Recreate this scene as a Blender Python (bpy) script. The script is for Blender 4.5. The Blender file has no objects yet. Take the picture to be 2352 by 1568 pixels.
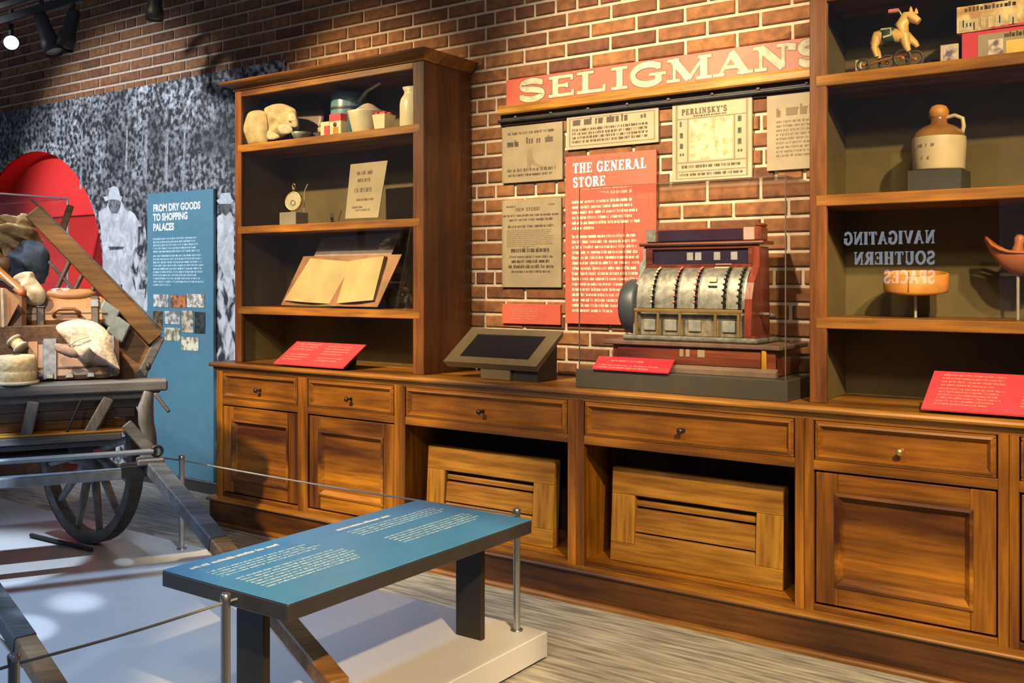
import bpy, math, random
from mathutils import Vector, Matrix
random.seed(7)
S = bpy.context.scene
COL = S.collection
PI = math.pi

# ------------------------------------------------------------------ camera
cam = bpy.data.cameras.new('camera'); camo = bpy.data.objects.new('camera', cam); COL.objects.link(camo)
cam.lens = 35.04; cam.sensor_width = 36.0; cam.shift_y = -0.0591; cam.clip_start = 0.02
camo.location = (0, 0, 1.45); camo.rotation_euler = (PI/2, 0, 0.6170601665558783)
S.camera = camo

# ------------------------------------------------------------------ world, exposure, lamps
W = bpy.data.worlds.new('world'); S.world = W; W.use_nodes = True
W.node_tree.nodes['Background'].inputs[0].default_value = (0.66, 0.77, 1.0, 1)
W.node_tree.nodes['Background'].inputs[1].default_value = 0.16
S.view_settings.view_transform = 'Standard'; S.view_settings.look = 'None'
S.view_settings.gamma = 1.0; S.view_settings.exposure = 0.0; S.view_settings.use_curve_mapping = False
S.cycles.max_bounces = 8; S.cycles.transparent_max_bounces = 24

def spot(loc, to, power, color, angle, blend=0.6, size=0.06):
    l = bpy.data.lights.new('track_and_fill_spot', 'SPOT'); l.energy = power; l.color = color
    l.spot_size = math.radians(angle); l.spot_blend = blend; l.shadow_soft_size = size
    o = bpy.data.objects.new('track_and_fill_spot', l); COL.objects.link(o); o.location = loc
    o.rotation_euler = (Vector(to)-Vector(loc)).to_track_quat('-Z', 'Y').to_euler()
    return o
WARM = (1.0, 0.72, 0.36); WARM2 = (1.0, 0.77, 0.45); COOL = (0.72, 0.86, 1.0); NEUT = (1.0, 0.88, 0.72)
spot((-4.95, 1.0, 3.9), (-4.2, 4.0, 2.2), 1500, WARM, 33, 0.8)     # left bookcase
spot((-2.35, 1.3, 3.9), (-2.3, 4.35, 1.98), 1850, WARM2, 41, 0.9)    # middle wall
spot((1.4, 1.0, 3.85), (-0.85, 4.1, 2.3), 1350, WARM, 27, 0.7)       # right bookcase
spot((-4.0, 0.5, 3.8), (-3.95, 3.86, 0.68), 1850, WARM, 33, 0.8)     # base cabinets, far half
spot((0.9, 0.7, 3.8), (-1.2, 3.86, 0.5), 1600, WARM, 36, 0.8)        # base cabinets, near half
spot((0.6, -1.0, 4.2), (-2.6, 4.0, 1.1), 420, WARM2, 50, 0.8, 0.25)  # added soft fill lamp, brightens the side panels
spot((-6.7, 0.8, 3.15), (-6.6, 4.35, 1.75), 800, (0.90, 0.94, 1.0), 54, 0.5) # photo mural
spot((-5.70, 3.03, 2.80), (-4.7, 1.9, 0.1), 620, COOL, 46, 0.6, 0.03) # the lit track lamp, over the platform
spot((-5.0, 0.4, 4.2), (-4.0, 2.0, 0.1), 900, (0.46, 0.70, 1.0), 50, 0.8, 0.2)    # added cool overhead fill for the platform
spot((-3.4, 0.0, 3.9), (-4.632, 2.468, 0.107), 1500, COOL, 8.0, 0.45, 0.015)   # run of narrow spots added to make light patches on the platform
spot((-0.7, 1.53, 2.9), (-3.902, 2.345, 0.107), 1300, COOL, 3.4, 1.0, 0.02)
spot((-0.7, 1.53, 2.9), (-3.779, 2.031, 0.107), 1100, COOL, 4.2, 0.6, 0.01)
spot((-0.09999999999999998, 1.23, 3.2), (-4.418, 3.254, 0.107), 800, COOL, 6.0, 0.7, 0.02)
spot((-0.09999999999999998, 1.23, 3.2), (-4.271, 2.814, 0.107), 900, COOL, 1.0, 0.4, 0.01)
spot((-2.2, 0.2, 3.7), (-4.55, 2.85, 1.25), 430, NEUT, 20, 0.7)      # cart goods
spot((1.6, 0.2, 3.8), (-2.3, 2.45, 0.1), 2100, (1.0, 0.68, 0.34), 15, 0.4)        # platform corner
spot((-1.6, 1.2, 3.9), (-1.2, 3.0, 0.0), 200, WARM2, 60)             # aisle floor

# ------------------------------------------------------------------ materials
def newmat(name):
    m = bpy.data.materials.new(name); m.use_nodes = True
    nt = m.node_tree; b = nt.nodes['Principled BSDF']
    return m, nt, b
def C4(c): return (c[0], c[1], c[2], 1)
def noise_col(nt, b, c1, c2, scale, detail=4, stretch=(1,1,1), lo=0.35, hi=0.65, bump=0.0, bscale=None, dist=0.0, coord='Object'):
    tc = nt.nodes.new('ShaderNodeTexCoord'); mp = nt.nodes.new('ShaderNodeMapping'); mp.inputs['Scale'].default_value = stretch
    nt.links.new(tc.outputs[coord], mp.inputs[0])
    n = nt.nodes.new('ShaderNodeTexNoise'); n.inputs['Scale'].default_value = scale; n.inputs['Detail'].default_value = detail
    n.inputs['Distortion'].default_value = dist
    nt.links.new(mp.outputs[0], n.inputs['Vector'])
    r = nt.nodes.new('ShaderNodeValToRGB'); r.color_ramp.elements[0].position = lo; r.color_ramp.elements[1].position = hi
    r.color_ramp.elements[0].color = C4(c1); r.color_ramp.elements[1].color = C4(c2)
    nt.links.new(n.outputs[0], r.inputs[0]); nt.links.new(r.outputs[0], b.inputs['Base Color'])
    if bump:
        n2 = n
        if bscale:
            n2 = nt.nodes.new('ShaderNodeTexNoise'); n2.inputs['Scale'].default_value = bscale; n2.inputs['Detail'].default_value = 3
            nt.links.new(mp.outputs[0], n2.inputs['Vector'])
        bp = nt.nodes.new('ShaderNodeBump'); bp.inputs['Strength'].default_value = bump; bp.inputs['Distance'].default_value = 0.01
        nt.links.new(n2.outputs[0], bp.inputs['Height']); nt.links.new(bp.outputs[0], b.inputs['Normal'])
    return r, mp
def plain(name, c, rough=0.6, metal=0.0, var=0.12, scale=14, bump=0.0, spec=None, coat=0.0):
    m, nt, b = newmat(name)
    c1 = tuple(x*(1-var) for x in c); c2 = tuple(min(1, x*(1+var)) for x in c)
    noise_col(nt, b, c1, c2, scale, bump=bump)
    b.inputs['Roughness'].default_value = rough; b.inputs['Metallic'].default_value = metal
    if spec is not None: b.inputs['Specular IOR Level'].default_value = spec
    if coat: b.inputs['Coat Weight'].default_value = coat
    return m
def wood(name, dark, light, axis='x', scale=7.0, rough=0.42, contrast=(0.36, 0.66), bump=0.12):
    m, nt, b = newmat(name)
    st = {'x': (0.07, 1, 1), 'y': (1, 0.07, 1), 'z': (1, 1, 0.07)}[axis]
    r, mp = noise_col(nt, b, dark, light, scale, 6, st, contrast[0], contrast[1], 0, dist=0.6)
    # fine pores multiplied over the growth figure
    n2 = nt.nodes.new('ShaderNodeTexNoise'); n2.inputs['Scale'].default_value = scale*9; n2.inputs['Detail'].default_value = 3
    nt.links.new(mp.outputs[0], n2.inputs['Vector'])
    r2 = nt.nodes.new('ShaderNodeValToRGB'); r2.color_ramp.elements[0].position = 0.36; r2.color_ramp.elements[1].position = 0.58
    r2.color_ramp.elements[0].color = (0.55, 0.5, 0.45, 1); r2.color_ramp.elements[1].color = (1, 1, 1, 1)
    nt.links.new(n2.outputs[0], r2.inputs[0])
    mx = nt.nodes.new('ShaderNodeMix'); mx.data_type = 'RGBA'; mx.blend_type = 'MULTIPLY'; mx.inputs[0].default_value = 0.75
    nt.links.new(r.outputs[0], mx.inputs[6]); nt.links.new(r2.outputs[0], mx.inputs[7])
    # large stain variation
    n3 = nt.nodes.new('ShaderNodeTexNoise'); n3.inputs['Scale'].default_value = 2.3; n3.inputs['Detail'].default_value = 2
    tc = nt.nodes.new('ShaderNodeTexCoord'); nt.links.new(tc.outputs['Object'], n3.inputs['Vector'])
    r3 = nt.nodes.new('ShaderNodeValToRGB'); r3.color_ramp.elements[0].position = 0.3; r3.color_ramp.elements[1].position = 0.7
    r3.color_ramp.elements[0].color = (0.55, 0.48, 0.42, 1); r3.color_ramp.elements[1].color = (1, 1, 1, 1)
    nt.links.new(n3.outputs[0], r3.inputs[0])
    mx2 = nt.nodes.new('ShaderNodeMix'); mx2.data_type = 'RGBA'; mx2.blend_type = 'MULTIPLY'; mx2.inputs[0].default_value = 1.0
    nt.links.new(mx.outputs[2], mx2.inputs[6]); nt.links.new(r3.outputs[0], mx2.inputs[7])
    nt.links.new(mx2.outputs[2], b.inputs['Base Color'])
    bp = nt.nodes.new('ShaderNodeBump'); bp.inputs['Strength'].default_value = bump; bp.inputs['Distance'].default_value = 0.004
    nt.links.new(n2.outputs[0], bp.inputs['Height']); nt.links.new(bp.outputs[0], b.inputs['Normal'])
    b.inputs['Roughness'].default_value = rough; b.inputs['Coat Weight'].default_value = 0.1; b.inputs['Coat Roughness'].default_value = 0.25
    return m
OAKD, OAKL = (0.075, 0.020, 0.0025), (0.47, 0.190, 0.011)
OX = wood('stained_oak_lengthwise', OAKD, OAKL, 'x'); OZ = wood('stained_oak_upright', OAKD, OAKL, 'z'); OY = wood('stained_oak_crosswise', OAKD, OAKL, 'y')
CX = wood('case_oak_lengthwise_lit', (0.11, 0.038, 0.007), (0.47, 0.215, 0.03), 'x'); CZ = wood('case_oak_upright_dim', (0.085, 0.028, 0.008), (0.24, 0.088, 0.02), 'z')  # one oak: rails coloured as brightly lit, uprights as dimly lit
LX = wood('light_oak_lengthwise', (0.30, 0.135, 0.014), (0.58, 0.31, 0.042), 'x'); LZ = wood('light_oak_upright', (0.30, 0.135, 0.014), (0.58, 0.31, 0.042), 'z')
PX = wood('plinth_oak', (0.045, 0.014, 0.003), (0.19, 0.072, 0.010), 'x')
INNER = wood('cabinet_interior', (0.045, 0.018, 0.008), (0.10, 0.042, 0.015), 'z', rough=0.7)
KHAKI = plain('khaki_back_board', (0.105, 0.075, 0.028), 0.75, var=0.15, scale=5)
GREYX = wood('weathered_grey_timber', (0.055, 0.06, 0.075), (0.17, 0.18, 0.205), 'x', rough=0.65, bump=0.35)
GREYZ = wood('weathered_grey_timber_upright', (0.075, 0.085, 0.10), (0.21, 0.225, 0.25), 'z', rough=0.65, bump=0.35)
SHAFT = wood('shaft_timber', (0.035, 0.040, 0.052), (0.12, 0.135, 0.165), 'x', rough=0.6, bump=0.3)
SPOKE = wood('pale_spoke_timber', (0.13, 0.15, 0.18), (0.30, 0.33, 0.38), 'z', rough=0.6)
SHAFTB = wood('worn_brown_shaft', (0.14, 0.065, 0.02), (0.34, 0.175, 0.055), 'x', rough=0.55, bump=0.3)
CARTB = wood('cart_brown_board', (0.07, 0.034, 0.016), (0.22, 0.115, 0.055), 'x', rough=0.6, bump=0.3)
CARTR = wood('cart_rail_brown', (0.085, 0.042, 0.012), (0.20, 0.105, 0.032), 'x', rough=0.55, bump=0.3)
PURP = wood('cart_purple_brown_board', (0.055, 0.038, 0.038), (0.155, 0.105, 0.10), 'x', rough=0.7)
MAHOG = wood('mahogany', (0.09, 0.018, 0.012), (0.20, 0.04, 0.025), 'z', rough=0.3)
MAHOX = wood('mahogany_lengthwise', (0.09, 0.022, 0.014), (0.22, 0.06, 0.03), 'x', rough=0.3)
TEAL = plain('teal_print', (0.085, 0.215, 0.30), 0.45, var=0.05)
TEAL2 = plain('blue_rail_print', (0.050, 0.235, 0.50), 0.3, var=0.05)
REDP = plain('red_print', (0.52, 0.045, 0.07), 0.45, var=0.04)
REDO = plain('orange_red_print', (0.44, 0.085, 0.055), 0.5, var=0.05)
PINKP = plain('pale_red_print', (0.60, 0.20, 0.17), 0.5, var=0.03)
REDN = plain('red_niche_paint', (0.80, 0.034, 0.030), 0.5, var=0.04, scale=3)
WHITE = plain('white_print', (0.80, 0.80, 0.78), 0.5, var=0.03)
PALEB = plain('pale_blue_print', (0.42, 0.62, 0.70), 0.5, var=0.03)
PAPER = plain('tan_paper_print', (0.21, 0.17, 0.108), 0.75, var=0.10, scale=9)
PAPER2 = plain('light_paper_print', (0.29, 0.24, 0.165), 0.75, var=0.08, scale=9)
INK = plain('brown_black_ink', (0.075, 0.055, 0.038), 0.8, var=0.1)
INK2 = plain('faded_ink', (0.17, 0.125, 0.08), 0.8, var=0.1)
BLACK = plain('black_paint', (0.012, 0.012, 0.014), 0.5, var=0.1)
DARKM = plain('dark_bronze_metal', (0.04, 0.034, 0.03), 0.35, 0.6, var=0.1)
EDGE = plain('dark_panel_edge', (0.03, 0.028, 0.03), 0.4, var=0.1)
STEEL = plain('brushed_steel', (0.45, 0.47, 0.5), 0.28, 0.95, var=0.06)
SILVER = plain('nickel_plate', (0.22, 0.22, 0.20), 0.42, 0.6, var=0.3, scale=40)
TIN = plain('grey_enamel', (0.24, 0.25, 0.235), 0.45, 0.35, var=0.2, scale=30)
BRASS = plain('brass', (0.6, 0.40, 0.15), 0.3, 0.85, var=0.1)
IRON = plain('blackened_iron', (0.03, 0.032, 0.038), 0.5, 0.5, var=0.2)
DRUM = plain('blue_black_drum', (0.035, 0.045, 0.06), 0.45, 0.2, var=0.2)
CREAM = plain('cream_cloth', (0.44, 0.34, 0.19), 0.85, var=0.18, scale=18, bump=0.3)
LINEN = plain('pale_linen', (0.46, 0.39, 0.27), 0.9, var=0.16, scale=30, bump=0.3)
CRUMP = plain('crumpled_tan_cloth', (0.46, 0.32, 0.16), 0.9, var=0.4, scale=16, bump=1.0)
DENIM = plain('blue_denim', (0.028, 0.045, 0.085), 0.9, var=0.3, scale=30, bump=0.3)
LEATH = plain('tan_leather', (0.31, 0.155, 0.07), 0.5, var=0.15, scale=10, bump=0.1)
LEATP = plain('pinkish_leather', (0.30, 0.185, 0.135), 0.55, var=0.15, scale=10, bump=0.1)
LEATD = plain('dark_leather', (0.05, 0.035, 0.03), 0.5, var=0.25, scale=25)
LEATB = plain('brown_leather', (0.17, 0.075, 0.03), 0.5, var=0.25, scale=10)
STRAPG = plain('grey_metal_strap', (0.15, 0.16, 0.19), 0.45, 0.4, var=0.3, scale=30)
PARCEL = plain('floral_grey_cloth', (0.42, 0.36, 0.285), 0.9, var=0.3, scale=55, bump=0.3)
TWINE = plain('twine', (0.60, 0.46, 0.25), 0.9, var=0.15, scale=50, bump=0.5)
ORNG = plain('orange_varnish', (0.42, 0.17, 0.03), 0.35, var=0.12)
BLUEE = plain('blue_enamel', (0.10, 0.19, 0.27), 0.3, var=0.2, scale=12)
GRBLUE = plain('grey_blue_enamel', (0.16, 0.2, 0.23), 0.4, var=0.25, scale=20)
WENAM = plain('cream_enamel', (0.58, 0.52, 0.36), 0.3, var=0.06)
GREYB = plain('grey_riser', (0.20, 0.18, 0.155), 0.6, var=0.05)
CHARC = plain('charcoal_riser', (0.032, 0.029, 0.029), 0.6, var=0.06)
BRONZ = plain('bronze_brown_kiosk', (0.105, 0.08, 0.05), 0.4, var=0.06)
SCREEN = plain('dark_screen', (0.012, 0.011, 0.016), 0.12, var=0.05)
TERRA = plain('terracotta', (0.34, 0.10, 0.035), 0.5, var=0.15)
STONE = plain('stoneware', (0.50, 0.40, 0.26), 0.35, var=0.12, scale=7)
GLAZE = plain('brown_glaze', (0.22, 0.10, 0.025), 0.2, var=0.25)
TAMB = plain('orange_hide_drum', (0.46, 0.19, 0.04), 0.5, var=0.15)
TOYY = plain('toy_yellow_paint', (0.60, 0.36, 0.11), 0.4, var=0.08)
GREENP = plain('green_paint', (0.03, 0.055, 0.03), 0.4, var=0.1)
PLATF = plain('white_platform_paint', (0.46, 0.47, 0.50), 0.32, var=0.03, scale=3)
PALEROD = plain('pale_steel_rod', (0.45, 0.42, 0.36), 0.4, 0.5, var=0.05)
MIRB = plain('navy_panel', (0.014, 0.016, 0.03), 0.6, var=0.05)
def emit(name, c, s):
    m, nt, b = newmat(name); b.inputs['Base Color'].default_value = C4(c); b.inputs['Emission Color'].default_value = C4(c); b.inputs['Emission Strength'].default_value = s; return m
LAMP = emit('lamp_lens', (0.62, 0.85, 1.0), 14); SIGNL = emit('glow_added_letters', (0.74, 0.85, 1.0), 4.5)  # the letters' glow is added so the cabinet glass mirrors them
def glassmat(name, tint=(1,1,1), ior=1.35):
    m, nt, b = newmat(name); nt.nodes.remove(b)
    out = nt.nodes['Material Output']; t = nt.nodes.new('ShaderNodeBsdfTransparent'); g = nt.nodes.new('ShaderNodeBsdfGlossy')
    t.inputs[0].default_value = C4(tint); g.inputs['Roughness'].default_value = 0.0
    lw = nt.nodes.new('ShaderNodeLayerWeight'); pw_ = nt.nodes.new('ShaderNodeMath'); pw_.operation = 'POWER'; pw_.inputs[1].default_value = 5.0
    nt.links.new(lw.outputs['Facing'], pw_.inputs[0]); f0 = ((ior-1)/(ior+1))**2
    f = nt.nodes.new('ShaderNodeMath'); f.operation = 'MULTIPLY_ADD'; f.inputs[1].default_value = 1-f0; f.inputs[2].default_value = f0; nt.links.new(pw_.outputs[0], f.inputs[0])
    mx = nt.nodes.new('ShaderNodeMixShader'); nt.links.new(f.outputs[0], mx.inputs[0]); nt.links.new(t.outputs[0], mx.inputs[1]); nt.links.new(g.outputs[0], mx.inputs[2])
    nt.links.new(mx.outputs[0], out.inputs[0]); return m
GLASS = glassmat('clear_glass', (0.97, 0.98, 0.97), 1.45); ACRYL = glassmat('clear_acrylic', (0.98, 0.98, 0.98), 1.22)
ACEDGE = plain('acrylic_edge', (0.62, 0.42, 0.42), 0.3, var=0.03)
ACEDG2 = plain('acrylic_edge_dark', (0.10, 0.075, 0.06), 0.3, var=0.03)
def brickmat():
    m, nt, b = newmat('brick_clay')
    oi = nt.nodes.new('ShaderNodeObjectInfo'); ge = nt.nodes.new('ShaderNodeNewGeometry')
    ad = nt.nodes.new('ShaderNodeMath'); ad.operation = 'ADD'; nt.links.new(oi.outputs['Random'], ad.inputs[0]); nt.links.new(ge.outputs['Random Per Island'], ad.inputs[1])
    fr = nt.nodes.new('ShaderNodeMath'); fr.operation = 'FRACT'; nt.links.new(ad.outputs[0], fr.inputs[0])
    r = nt.nodes.new('ShaderNodeValToRGB'); e = r.color_ramp.elements
    e[0].position = 0; e[0].color = (0.105, 0.038, 0.018, 1); e[1].position = 1; e[1].color = (0.25, 0.112, 0.042, 1)
    x = e.new(0.35); x.color = (0.185, 0.076, 0.029, 1); x = e.new(0.7); x.color = (0.20, 0.085, 0.034, 1)
    nt.links.new(fr.outputs[0], r.inputs[0])
    n = nt.nodes.new('ShaderNodeTexNoise'); n.inputs['Scale'].default_value = 22; n.inputs['Detail'].default_value = 6; nt.links.new(ge.outputs['Position'], n.inputs['Vector'])
    r2 = nt.nodes.new('ShaderNodeValToRGB'); r2.color_ramp.elements[0].position = 0.3; r2.color_ramp.elements[1].position = 0.66
    r2.color_ramp.elements[0].color = (0.55, 0.5, 0.46, 1); r2.color_ramp.elements[1].color = (1.1, 1.05, 1, 1)
    nt.links.new(n.outputs[0], r2.inputs[0])
    mx = nt.nodes.new('ShaderNodeMix'); mx.data_type = 'RGBA'; mx.blend_type = 'MULTIPLY'; mx.inputs[0].default_value = 1
    nt.links.new(r.outputs[0], mx.inputs[6]); nt.links.new(r2.outputs[0], mx.inputs[7]); nt.links.new(mx.outputs[2], b.inputs['Base Color'])
    bp = nt.nodes.new('ShaderNodeBump'); bp.inputs['Strength'].default_value = 0.4; bp.inputs['Distance'].default_value = 0.01
    nt.links.new(n.outputs[0], bp.inputs['Height']); nt.links.new(bp.outputs[0], b.inputs['Normal']); b.inputs['Roughness'].default_value = 0.85
    return m
BRICK = brickmat()
MORTAR = plain('pale_mortar', (0.43, 0.35, 0.28), 0.9, var=0.12, scale=30, bump=0.3)
def floormat():
    m, nt, b = newmat('grey_woven_floor')
    r, mp = noise_col(nt, b, (0.15, 0.145, 0.135), (0.42, 0.40, 0.36), 46, 5, (0.09, 1, 1), 0.34, 0.68, 0.12, dist=0.15)
    b.inputs['Roughness'].default_value = 0.55; return m
FLOOR = floormat()
def muralmat(name, lo, hi, p0, p1, scale, stretch=(1, 1, 0.8), dist=1.2):
    m, nt, b = newmat(name); noise_col(nt, b, lo, hi, scale, 7, stretch, p0, p1, 0, dist=dist); b.inputs['Roughness'].default_value = 0.7; return m
def forestmat():
    m, nt, b = newmat('mural_forest_print')
    r, mp = noise_col(nt, b, (0.010, 0.011, 0.015), (0.52, 0.55, 0.60), 30, 5, (1, 1, 0.9), 0.42, 0.68, 0, dist=0.25)
    n = nt.nodes.new('ShaderNodeTexNoise'); n.inputs['Scale'].default_value = 2.2; n.inputs['Detail'].default_value = 5
    nt.links.new(mp.outputs[0], n.inputs['Vector'])
    r2 = nt.nodes.new('ShaderNodeValToRGB'); r2.color_ramp.elements[0].position = 0.38; r2.color_ramp.elements[1].position = 0.62
    r2.color_ramp.elements[0].color = (0.22, 0.22, 0.23, 1); r2.color_ramp.elements[1].color = (1, 1, 1, 1); nt.links.new(n.outputs[0], r2.inputs[0])
    mx = nt.nodes.new('ShaderNodeMix'); mx.data_type = 'RGBA'; mx.blend_type = 'MULTIPLY'; mx.inputs[0].default_value = 1
    nt.links.new(r.outputs[0], mx.inputs[6]); nt.links.new(r2.outputs[0], mx.inputs[7]); nt.links.new(mx.outputs[2], b.inputs['Base Color'])
    b.inputs['Roughness'].default_value = 0.7; return m
FOREST = forestmat()
MCLOTH = muralmat('mural_cloth_print', (0.30, 0.31, 0.34), (0.60, 0.62, 0.67), 0.3, 0.7, 14)
MDARK = muralmat('mural_dark_print', (0.02, 0.02, 0.025), (0.12, 0.125, 0.14), 0.3, 0.7, 14)  # dark print tone for a face and a belt
MLIGHT = muralmat('mural_trunk_print', (0.10, 0.11, 0.125), (0.34, 0.36, 0.40), 0.35, 0.65, 30)
MTHICK = muralmat('mural_thicket_print', (0.008, 0.009, 0.012), (0.24, 0.25, 0.28), 0.42, 0.68, 30, (1, 1, 0.9), 0.25)
MFACE = muralmat('mural_face_print', (0.05, 0.055, 0.065), (0.20, 0.215, 0.25), 0.35, 0.65, 30)
MHAT = muralmat('mural_hat_print', (0.36, 0.39, 0.44), (0.56, 0.60, 0.66), 0.3, 0.7, 20)
MFIELD = muralmat('mural_field_print', (0.015, 0.016, 0.02), (0.55, 0.57, 0.62), 0.42, 0.58, 15, (1, 1, 0.6), 0.6)

# ------------------------------------------------------------------ mesh builder
class MB:
    def __init__(s): s.v = []; s.f = []; s.sm = []
    def add(s, vs, fs, smooth=False):
        n = len(s.v); s.v += [tuple(p) for p in vs]
        for f in fs: s.f.append(tuple(i+n for i in f)); s.sm.append(smooth)
        return s
    def hexa(s, P):
        return s.add(P, [(0,3,2,1),(4,5,6,7),(0,1,5,4),(1,2,6,5),(2,3,7,6),(3,0,4,7)])
    def obox(s, c, ax, ay, az, ch=0.0):
        c, ax, ay, az = map(Vector, (c, ax, ay, az))
        if not ch:
            return s.hexa([c+ax*i+ay*j+az*k for k in (-1,1) for i, j in ((-1,-1),(1,-1),(1,1),(-1,1))])
        A = [ax, ay, az]; L = [a.length for a in A]; ch = min(ch, min(L)*0.95)
        idx = {}; vs = []
        for i in (-1,1):
            for j in (-1,1):
                for k in (-1,1):
                    sg = (i, j, k)
                    for m in range(3):
                        p = c.copy()
                        for q in range(3): p += A[q]*sg[q]*(1 if q == m else (1-ch/L[q]))
                        idx[(i,j,k,m)] = len(vs); vs.append(p)
        fs = []
        for m in range(3):
            a, b = [(1,2),(2,0),(0,1)][m]
            for sg in (-1,1):
                ring = []
                for x, y in ((-1,-1),(1,-1),(1,1),(-1,1)):
                    t = [0,0,0]; t[m] = sg; t[a] = x; t[b] = y; ring.append(idx[(t[0],t[1],t[2],m)])
                fs.append(tuple(ring) if sg > 0 else tuple(reversed(ring)))
            for x in (-1,1):
                for y in (-1,1):
                    q = []
                    for w in (-1,1):
                        t = [0,0,0]; t[m] = w; t[a] = x; t[b] = y; q.append((idx[(t[0],t[1],t[2],a)], idx[(t[0],t[1],t[2],b)]))
                    fs.append((q[0][0], q[1][0], q[1][1], q[0][1]) if x*y < 0 else (q[0][1], q[1][1], q[1][0], q[0][0]))
        for i in (-1,1):
            for j in (-1,1):
                for k in (-1,1):
                    t = (idx[(i,j,k,0)], idx[(i,j,k,1)], idx[(i,j,k,2)]); fs.append(t if i*j*k > 0 else t[::-1])
        return s.add(vs, fs)
    def box(s, x0, x1, y0, y1, z0, z1, ch=0.0):
        return s.obox(((x0+x1)/2,(y0+y1)/2,(z0+z1)/2), ((x1-x0)/2,0,0), (0,(y1-y0)/2,0), (0,0,(z1-z0)/2), ch)
    def tube(s, pts, r, n=10, cap=True, closed=False, flat=1.0):
        P = [Vector(p) for p in pts]; R = r if isinstance(r, (list, tuple)) else [r]*len(P)
        vs = []; fs = []; N = len(P); up = None
        for i, p in enumerate(P):
            if closed: d = P[(i+1) % N]-P[i-1]
            else: d = P[min(i+1,N-1)]-P[max(i-1,0)]
            d = d.normalized() if d.length > 1e-9 else Vector((0,0,1))
            if up is None: up = Vector((0,0,1)) if abs(d.z) < 0.9 else Vector((1,0,0))
            u = d.cross(up); u = u.normalized() if u.length > 1e-6 else d.orthogonal().normalized()
            w = u.cross(d).normalized(); up = w
            for k in range(n):
                a = 2*PI*k/n; vs.append(p+u*math.cos(a)*R[i]+w*math.sin(a)*R[i]*flat)
        M = N if closed else N-1
        for i in range(M):
            j = (i+1) % N
            for k in range(n): fs.append((i*n+k, i*n+(k+1)%n, j*n+(k+1)%n, j*n+k))
        s.add(vs, fs, n > 5)
        if cap and not closed:
            s.add([vs[k] for k in range(n)], [tuple(range(n))[::-1]]); s.add([vs[(N-1)*n+k] for k in range(n)], [tuple(range(n))])
        return s
    def lathe(s, prof, o=(0,0,0), ax=(0,0,1), n=24, smooth=True):
        o = Vector(o); a = Vector(ax).normalized(); u = a.orthogonal().normalized(); w = a.cross(u)
        vs = [o+a*h+(u*math.cos(2*PI*k/n)+w*math.sin(2*PI*k/n))*r for r, h in prof for k in range(n)]
        fs = [(i*n+k, i*n+(k+1)%n, (i+1)*n+(k+1)%n, (i+1)*n+k) for i in range(len(prof)-1) for k in range(n)]
        s.add(vs, fs, smooth)
        return s
    def ell(s, c, rx, ry, rz, n=16, m=10, rough=0.0, power=1.0, seed=0):
        c = Vector(c); ex = rx if isinstance(rx, (tuple, Vector)) else (rx,0,0); ey = ry if isinstance(ry, (tuple, Vector)) else (0,ry,0); ez = rz if isinstance(rz, (tuple, Vector)) else (0,0,rz)
        ex, ey, ez = map(Vector, (ex, ey, ez)); vs = []; rnd = random.Random(seed)
        sp = lambda t: math.copysign(abs(t)**power, t)
        for i in range(m+1):
            ph = -PI/2+PI*i/m
            for k in range(n):
                th = 2*PI*k/n; q = 1+rough*rnd.uniform(-1,1)*(0 if i in (0,m) else 1)
                vs.append(c+(ex*sp(math.cos(ph))*sp(math.cos(th))+ey*sp(math.cos(ph))*sp(math.sin(th))+ez*sp(math.sin(ph)))*q)
        s.add(vs, [(i*n+k, i*n+(k+1)%n, (i+1)*n+(k+1)%n, (i+1)*n+k) for i in range(m) for k in range(n)], True)
        return s
    def prism(s, poly, f0, f1):
        n = len(poly); vs = [f0(*p) for p in poly]+[f1(*p) for p in poly]
        s.add(vs, [tuple(range(n)), tuple(range(2*n-1, n-1, -1))]+[(i, i+n, (i+1)%n+n, (i+1)%n) for i in range(n)])
        return s
    def quad(s, a, b, c, d): return s.add([a,b,c,d], [(0,1,2,3)])
    def mesh(s, name, off=Vector((0,0,0)), rz=0.0):
        me = bpy.data.meshes.new(name)
        if rz:
            R = Matrix.Rotation(-rz, 3, 'Z'); v = [R @ (Vector(p)-off) for p in s.v]
        else: v = [Vector(p)-off for p in s.v]
        me.from_pydata(v, [], s.f); me.polygons.foreach_set('use_smooth', s.sm); me.update(); return me
def wloc(o):
    l = Vector((0,0,0)); rz = 0.0
    while o is not None:
        l = l+o.location; rz += o.rotation_euler.z; o = o.parent
    return l, rz
def setp(o, label=None, cat=None, group=None, kind=None):
    if label: o['label'] = label
    if cat: o['category'] = cat
    if group: o['group'] = group
    if kind: o['kind'] = kind
    return o
def T(name, label, cat, loc, group=None, rz=0.0):
    o = bpy.data.objects.new(name, None); COL.objects.link(o); o.location = loc; o.rotation_euler.z = rz; o.empty_display_size = 0.05
    return setp(o, label, cat, group)
def P(name, mb, mat, parent, label=None, kind=None):
    l, rz = wloc(parent); me = mb.mesh(name, l, rz); me.materials.append(mat)
    o = bpy.data.objects.new(name, me); COL.objects.link(o); o.parent = parent
    return setp(o, label, None, None, kind)
def ONE(name, mb, mat, label=None, cat=None, loc=None, group=None, kind=None):
    if loc is None:
        xs = [p[0] for p in mb.v]; ys = [p[1] for p in mb.v]; zs = [p[2] for p in mb.v]
        loc = ((min(xs)+max(xs))/2, (min(ys)+max(ys))/2, min(zs))
    me = mb.mesh(name, Vector(loc)); me.materials.append(mat)
    o = bpy.data.objects.new(name, me); COL.objects.link(o); o.location = loc
    return setp(o, label, cat, group, kind)
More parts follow.
